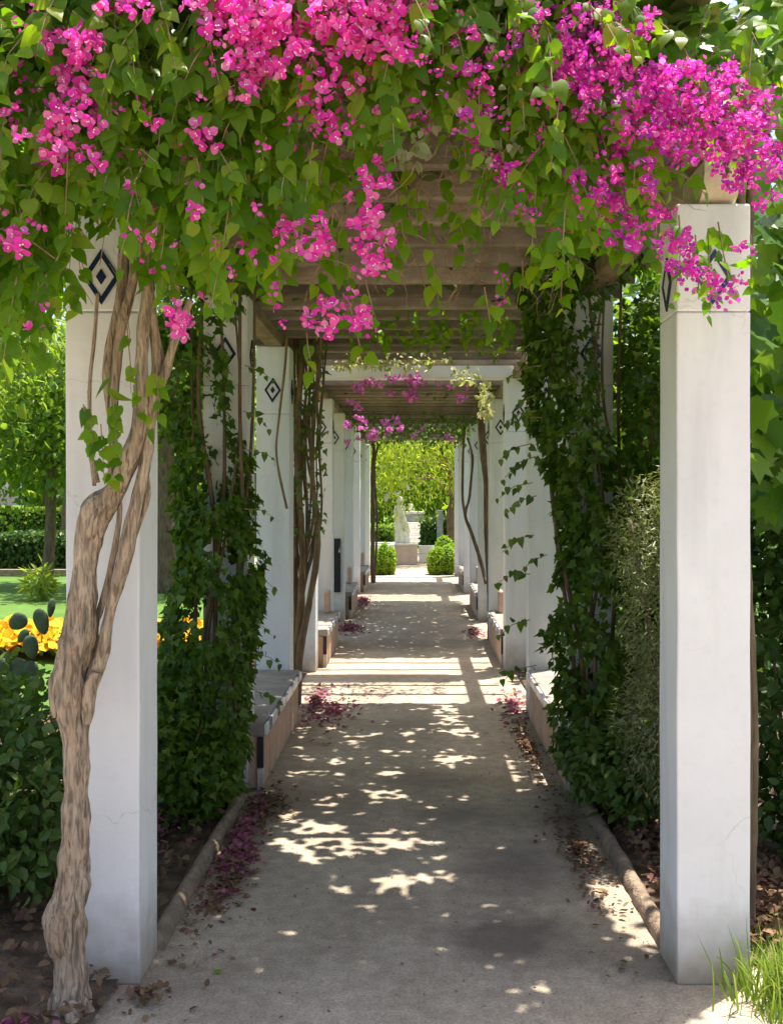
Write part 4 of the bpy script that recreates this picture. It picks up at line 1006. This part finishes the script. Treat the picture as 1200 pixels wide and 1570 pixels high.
# grass at the foot of the right pillar
gt = empty('grass_tuft', (1.30,3.62,0), 'tuft of bright green grass at the foot of the near right pillar', 'grass')
def blade_mesh(k):
    mb = MB(); n = 6; v = []; w0 = .0035
    for i in range(n+1):
        t = i/n; x = .10*t*t*(1+k*.5); z = t*(1-.25*t*t*(k*.4)); w = w0*(1-t)**.7*10*.1
        v += [(x-.004*0, -w*1.0, z), (x, w, z)]
    mb.add(v, [(2*i,2*i+1,2*i+3,2*i+2) for i in range(n)]); return mb.mesh('blade', M['grass'])
BLD = [blade_mesh(k) for k in range(4)]
for i in range(300):
    a = rng.uniform(0,6.28); r_ = abs(rng.normal())*.11; h = rng.uniform(.10,.30)*(1 if i > 24 else 1.2)
    p = Vector((1.31+r_*math.cos(a)*1.1, 3.60+r_*math.sin(a)*.8, 0))
    if p.x < 1.22 and p.y > 3.72: p.y = 3.70
    Mx = Matrix.Translation(p-Vector((1.30,3.62,0))) @ Matrix.Rotation(rng.uniform(0,6.28),4,'Z') @ Matrix.Rotation(rng.normal()*.28,4,'X') @ Matrix.Diagonal((h*1.5,1.3,h,1))
    o = bpy.data.objects.new('blade', BLD[i % 4]); COL.objects.link(o); o.parent = gt; o.matrix_local = Mx
# short turf round it
n = 5000; P = np.stack([1.05+rng.random(n)**.7*1.0, rng.uniform(3.05,4.3,n), np.zeros(n)],1); k = (P[:,0] > 1.24) | (P[:,1] < 3.6-(1.24-P[:,0])*.5) & (P[:,0] > 1.16); P = P[k]; n = len(P)
o = bulk('turf', 'thin', P, np.tile((0,0,1.),(n,1))+rng.normal(size=(n,3))*.45, rand_dirs(n)+np.array((0,-1,0)), rng.uniform(.03,.10,n), M['grass'], None, .5); o['kind'] = 'stuff'

# prickly pear
cp = empty('prickly_pear', (-2.5,6.6,0), 'prickly pear cactus with flat dark pads against the sunlit lawn on the left', 'cactus')
def pad(x, y, rx, ry, Y, tilt, turn):
    bm = bmesh.new(); bmesh.ops.create_uvsphere(bm, u_segments=14, v_segments=9, radius=1)
    for v in bm.verts:
        z = v.co.z; v.co = Vector((v.co.x*rx*(1+.18*z), v.co.y*.012*(1.3), z*ry))
    me = bpy.data.meshes.new('pad'); bm.to_mesh(me); bm.free(); me.materials.append(M['cactus'])
    me.polygons.foreach_set('use_smooth', [True]*len(me.polygons))
    put('pad', me, cp, Matrix.Translation(PX(x,y,Y)) @ Matrix.Rotation(turn,4,'Z') @ Matrix.Rotation(tilt,4,'Y'))
for a in [(28,953,.055,.06,6.55,.9,.2),(64,953,.048,.085,6.5,-.25,0),(79,932,.024,.06,6.52,.15,.6),(48,992,.048,.075,6.5,-.15,.1),(26,1030,.07,.09,6.5,.2,0),(4,1022,.04,.06,6.45,-.4,.3),(15,1085,.075,.11,6.5,.1,0),(30,1150,.08,.12,6.5,-.1,.2),(12,1215,.08,.12,6.5,.1,.1),(45,1080,.06,.09,6.55,.5,.3),(47,1034,.05,.085,6.5,.1,.2),(36,975,.03,.05,6.52,.6,.1),(-20,1070,.06,.1,6.5,-.5,0),(22,1290,.09,.14,6.5,0,0),(24,1385,.09,.16,6.5,0,0)]: pad(*a)

# flower bed of yellow flowers on the lawn
yb = empty('flower_bed', (-4.6,11.9,0), 'bed of yellow flowers across the sunlit lawn left of the vine trunk', 'flowers')
n = 2600; P = np.stack([rng.uniform(-6.4,-2.2,n), rng.uniform(11.2,12.6,n), np.zeros(n)],1); P[:,2] = .20+.08*np.array([noise.noise(Vector((a*4,b*4,0))) for a,b,_ in P])+rng.uniform(-.05,.05,n)
o = bulk('flower_heads', 'petal', P, rand_dirs(n)*np.array((1,1,.4)), rand_dirs(n)*.5+np.array((0,-.5,1)), rng.uniform(.10,.17,n), M['yellow'], yb, 1.5); o['kind'] = 'stuff'
P2 = P[:2000].copy(); P2[:,2] = rng.uniform(.02,.2,2000); o = bulk('leaves', 'leaf', P2, rand_dirs(2000)*.6+np.array((0,0,.7)), rand_dirs(2000)+np.array((0,-.6,.3)), rng.uniform(.06,.12,2000), M['l_shrub'], yb); o['kind'] = 'stuff'
bush('young_palm', 'small yellow green feathery plant standing alone on the sunny lawn', (-6.45,18.0,0), [(-6.45,18,.30,.22,.22,.26)], 240, .22, 'thin', M['l_treelt'], 0, 'plant', 3, .02)

def hedge(label, x0, x1, y0, y1, h, n, size, material, group='clipped hedges'):
    r = empty('hedge', ((x0+x1)/2,(y0+y1)/2,0), label, 'hedge', group)
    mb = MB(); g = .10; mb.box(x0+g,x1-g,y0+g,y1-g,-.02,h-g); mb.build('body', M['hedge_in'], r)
    A = np.array([(x1-x0)*h, (x1-x0)*(y1-y0), (y1-y0)*h, (y1-y0)*h]); A = A/A.sum(); P, O = [], []
    for fce, k in enumerate((A*n).astype(int)):
        u, w = rng.random(k), rng.random(k); j = rng.normal(size=k)*.035
        if fce == 0: P.append(np.stack([x0+u*(x1-x0), y0+j, w*h],1)); O.append(np.tile((0,-1.,.2),(k,1)))
        if fce == 1: P.append(np.stack([x0+u*(x1-x0), y0+w*(y1-y0), h+j],1)); O.append(np.tile((0,0,1.),(k,1)))
        if fce == 2: P.append(np.stack([x0+j, y0+u*(y1-y0), w*h],1)); O.append(np.tile((-1.,0,.2),(k,1)))
        if fce == 3: P.append(np.stack([x1+j, y0+u*(y1-y0), w*h],1)); O.append(np.tile((1.,0,.2),(k,1)))
    P = np.concatenate(P); O = np.concatenate(O); m = len(P)
    o = bulk('foliage', 'leaf', P, rand_dirs(m)+np.array((0,0,-.3)), O+rng.normal(size=(m,3))*.5, size*rng.uniform(.6,1.2,m), material, r, 1.2); o['kind'] = 'stuff'
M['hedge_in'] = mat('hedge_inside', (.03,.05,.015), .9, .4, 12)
hedge('long clipped dark hedge across the lawn at the left edge', -15.5, -4.8, 24.0, 24.8, .9, 9000, .11, M['l_dark'])
kb = MB(); kb.box(-15.5,-4.8,23.5,23.75,-.02,.14); tag(kb.build('lawn_kerb', M['kerb']), 'low brown kerb running in front of the dark hedge on the lawn', 'kerb')
hedge('low clipped hedge left of the statue at the end of the walk', -4.5, -.72, 36.0, 36.8, .75, 5000, .11, M['l_tree'])
hedge('tall dark clipped hedge right of the stone steps', .32, 3.2, 37.0, 38.0, 1.0, 5000, .11, M['l_dark'])
hedge('light green clipped hedge far behind the lawn', -24, -3.0, 44, 45, 1.3, 7000, .16, M['l_tree'])

def topiary(label, lobes, material, n):
    r = empty('clipped_shrub', (lobes[0][0],lobes[0][1],0), label, 'topiary', 'clipped shrubs at the pergola end')
    for (x,y,rx,ry,h) in lobes:
        bm = bmesh.new(); bmesh.ops.create_uvsphere(bm, u_segments=14, v_segments=12, radius=1)
        for v in bm.verts: v.co = Vector((x+v.co.x*rx*.9, y+v.co.y*ry*.9, max(-.01, h*.46+v.co.z*h*.5)))
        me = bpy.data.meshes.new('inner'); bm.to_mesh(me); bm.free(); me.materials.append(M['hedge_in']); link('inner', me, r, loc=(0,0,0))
        d = rand_dirs(n); P = np.array((x,y,h*.47))+d*np.array((rx,ry,h*.53))*(1+rng.normal(size=(n,1))*.03); k = P[:,2] > .01; P, d = P[k], d[k]; m = len(P)
        o = bulk('lobe', 'leaf', P, rand_dirs(m)+np.array((0,0,.3)), d+rng.normal(size=(m,3))*.3, rng.uniform(.03,.06,m), material, r, 1.2); o['kind'] = 'stuff'
topiary('bright lime clipped shrub of ribbed lobes left of the path end', [(-.84,23.9,.12,.2,.58),(-.67,23.9,.12,.2,.72),(-.52,24.0,.10,.2,.62),(-.98,24.0,.10,.2,.48)], M['l_lime'], 1500)
topiary('bright green rounded clipped shrub right of the path end', [(.55,23.9,.18,.2,.62),(.78,24.0,.2,.22,.66),(.44,24.1,.12,.2,.55),(.72,24.6,.24,.2,.84)], M['l_lime'], 1700)

# ================================================================== STATUE AND STONEWORK AT THE END
pl = empty('plinth', (-.22,27.6,0), 'square pinkish stone plinth carrying the white statue', 'plinth')
link('block', bev_box('block', -.50,.10,27.5,28.1,0,.50,.012,M['plinth']), pl, loc=(0,0,0))
link('slab', bev_box('slab', -.52,.12,27.48,28.12,.504,.56,.01,M['stone']), pl, loc=(0,0,0))
stt = empty('statue', (-.28,27.8,.565), 'white marble draped figure on the pinkish plinth, its top lost in the leaves', 'statue')
def drape(name, rows, seg, folds, amp, seed):
    pts, rad = spline(rows, .03); mb = MB(); v = []; n = len(pts)
    for i,(p,r_) in enumerate(zip(pts,rad)):
        for k in range(seg):
            th = 2*math.pi*k/seg; q = r_*(1+amp*math.sin(folds*th+seed+p.z*2.2)+amp*.8*noise.noise(Vector((math.cos(th)*2,math.sin(th)*2,p.z*2.5+seed))))
            v.append((p.x+q*math.cos(th), p.y+q*.8*math.sin(th), p.z))
    f = [(i*seg+k,i*seg+(k+1)%seg,(i+1)*seg+(k+1)%seg,(i+1)*seg+k) for i in range(n-1) for k in range(seg)]
    f += [tuple(range(seg-1,-1,-1)), tuple((n-1)*seg+k for k in range(seg))]
    v = [((x+.36)*.88-.36, (y_-27.8)*.88+27.8, (z-.565)*.72+.565) for x,y_,z in v]
    mb.add(v,f); return mb.build(name, M['stone'], stt, True)
drape('robe', [(-.29,27.8,.565,.21),(-.30,27.8,.75,.20),(-.33,27.8,1.05,.185),(-.36,27.8,1.35,.15),(-.37,27.8,1.55,.15),(-.37,27.8,1.75,.17),(-.36,27.8,1.92,.14),(-.36,27.8,1.98,.06)], 28, 7, .13, .4)
drape('shawl', [(-.10,27.75,.95,.05),(-.16,27.72,1.15,.085),(-.25,27.70,1.4,.09),(-.30,27.72,1.7,.07),(-.33,27.75,1.88,.04)], 16, 4, .15, 2.)
drape('shawl', [(-.46,27.72,.58,.06),(-.46,27.70,.85,.07),(-.45,27.70,1.2,.05)], 14, 4, .18, 3.)
drape('head', [(-.36,27.8,1.97,.05),(-.36,27.79,2.05,.085),(-.36,27.79,2.16,.10),(-.36,27.8,2.25,.075),(-.36,27.8,2.29,.02)], 16, 3, .04, 1.)
lw = empty('low_wall', (.32,28.4,0), 'low white two course stone wall right of the plinth', 'wall')
for z0,z1 in ((0,.24),(.246,.46)): link('stone_course', bev_box('stone_course', .14,.95,28.3,28.65,z0,z1,.01,M['stone']), lw, loc=(0,0,0))
sp = empty('stone_steps', (-.1,38.6,0), 'flight of pale stone steps behind the statue', 'steps')
for i in range(5): link('step', bev_box('step', -.75,.27,38.0+i*.28,38.275+i*.28+(0 if i<4 else .6),0 if i==0 else .17*i,.17*(i+1)-.004,.01,M['stone']), sp, loc=(0,0,0))
tr = empty('stone_trough', (0,39.6,.85), 'grey stone trough with a white rim at the head of the steps', 'trough')
link('basin', bev_box('basin', -.36,.36,39.4,39.95,.852,1.16,.015,M['grey']), tr, loc=(0,0,0))
link('rim', bev_box('rim', -.42,.42,39.34,40.0,1.164,1.25,.015,M['stone']), tr, loc=(0,0,0))
un = empty('stone_urn', (-.12,39.65,1.255), 'small white carved stone block on the trough rim', 'urn')
mb = MB(); pts = [Vector((-.12,39.65,z)) for z in (1.255,1.28,1.30,1.36,1.46,1.52,1.54)]; mb.tube(pts, [.09,.09,.08,.08,.09,.10,.08], 14); mb.build('bowl', M['stone'], un, True)
bs = empty('fountain_basin', (-2.2,34,0), 'pale blue low water basin behind the left clipped shrub', 'basin')
link('kerb_stone', bev_box('kerb_stone', -3.4,-.75,33.2,33.4,0,.28,.01,M['stone']), bs, loc=(0,0,0))
link('kerb_stone', bev_box('kerb_stone', -3.4,-.75,34.8,35.0,0,.28,.01,M['stone']), bs, loc=(0,0,0))
link('kerb_stone', bev_box('kerb_stone', -3.6,-3.41,33.2,35.0,0,.28,.01,M['stone']), bs, loc=(0,0,0))
link('kerb_stone', bev_box('kerb_stone', -.74,-.55,33.2,35.0,0,.28,.01,M['stone']), bs, loc=(0,0,0))
mb = MB(); mb.box(-3.4,-.75,33.41,34.79,.02,.22); mb.build('water', M['water'], bs)
gpz = link('grey_post', bev_box('grey_post', .78,.98,35.0,35.2,0,1.35,.01,M['grey'])); tag(gpz, 'plain grey upright post in front of the dark hedge at the end of the walk', 'post')

# background trees
tree('weeping_tree', 'light yellow green drooping tree above the statue at the end of the walk', (1.15,29.6,0), 5.4,
     [(-.30,26.8,2.3,1.1,.6,1.0),(-.1,26.6,3.3,1.3,.6,.8),(-1.2,27.6,2.9,1.2,1.2,1.2),(1.0,28.4,3.3,1.3,1.2,1.3),(-.2,29,4.3,2.2,2,1.3)], 10500, .14, M['l_treelt'], .13, .75, tpl='thin')
tree('tree', 'darker tree trunk and crown behind the right clipped shrub', (1.55,32.5,0), 6, [(1.9,33,4.2,1.6,1.6,1.7),(1.0,33.5,3.6,.7,.8,.9),(3,34,4.8,1.6,1.6,1.7)], 6000, .16, M['l_tree'], .15)
tree('pepper_tree', 'drooping tree with dark hanging branches over the lawn at the far left', (-5.6,11.8,0), 5.6, [(-4.8,10.8,4.3,1.0,1.0,1.0),(-5.2,11.5,3.9,1.15,1.3,1.1),(-6.2,12,4.2,1.6,1.6,1.3),(-4.75,11.2,3.3,.5,.8,.8),(-5.4,11,4.8,1.4,1.4,1)], 9000, .15, M['l_tree'], .16, .9, tpl='thin')
spec = [(-11.0,33,8.5,3.6,'l_treelt'),(-8.2,36,7.5,2.9,'l_treelt'),(-15.5,38,9.5,4.2,'l_treelt'),(-12,46,10,4.5,'l_dark'),(-6.5,42,8.5,3.6,'l_tree'),(-20,44,10,4.6,'l_tree'),(-3.6,50,9.5,4.2,'l_tree'),(2,52,10,4.6,'l_dark'),(7,46,9,4.2,'l_tree'),(5.5,20,6.5,2.6,'l_tree'),(3.6,10.5,5.8,2.3,'l_tree'),(9,34,9,4,'l_tree'),(-7.4,21.0,5.5,1.9,'l_tree'),(-5.2,8.2,7.5,2.6,'l_tree'),(-4.6,19.5,8.2,2.4,'l_tree')]
labs_t = ['bright sunlit round tree directly behind the far lawn hedge', 'smaller bright tree right of the brightest crown beyond the hedge', 'large mid green tree at the far left beyond the hedge', 'dark tall tree rising behind the bright crowns on the left', 'mid green tree seen between the near left pillar and the ivy', 'spreading tree at the extreme left of the background', 'tall tree closing the view left of the drooping tree', 'dark tall tree directly behind the drooping tree', 'green tree behind the right pillars at the end', 'green tree standing outside the right pillars midway', 'dark tree behind the right leafy column', 'tall tree far behind the right row of pillars', 'small tree on the lawn left of the second pillar', 'tall leafy tree rising at the far left above the hanging vine leaves', 'slender tree seen high between the near left pillar and the second pillar']
for (x,y,h,R,mk),lb in zip(spec, labs_t):
    e = [(x,y,h*.62,R*.75,R*.7,h*.30),(x-R*.5,y+.3,h*.50,R*.55,R*.5,h*.24),(x+R*.5,y-.3,h*.52,R*.55,R*.5,h*.24),(x+R*.1,y,h*.82,R*.5,R*.5,h*.17)]
    tree('tree', lb, (x,y,0), h, e, 3600 if y > 30 else 4200, .24 if y > 30 else .17, M[mk], .02*h)
bgt = [(-46+i*6.2+rng.normal(), 62+rng.normal()*4, 4.8+rng.uniform(-.8,1.2)) for i in range(16)]
ells = [(x,y,h*.75,4.2,2.5,h*.95) for x,y,h in bgt]
P, O = crown_pts(ells, 26000, .5); k = P[:,2] > .1; P, O = P[k], O[k]; m = len(P)
o = bulk('treeline', 'leaf', P, rand_dirs(m)-np.array((0,0,.5)), O+rng.normal(size=(m,3))*.5, rng.uniform(.4,.75,m), M['l_tree'], None, 1.3); o['kind'] = 'stuff'
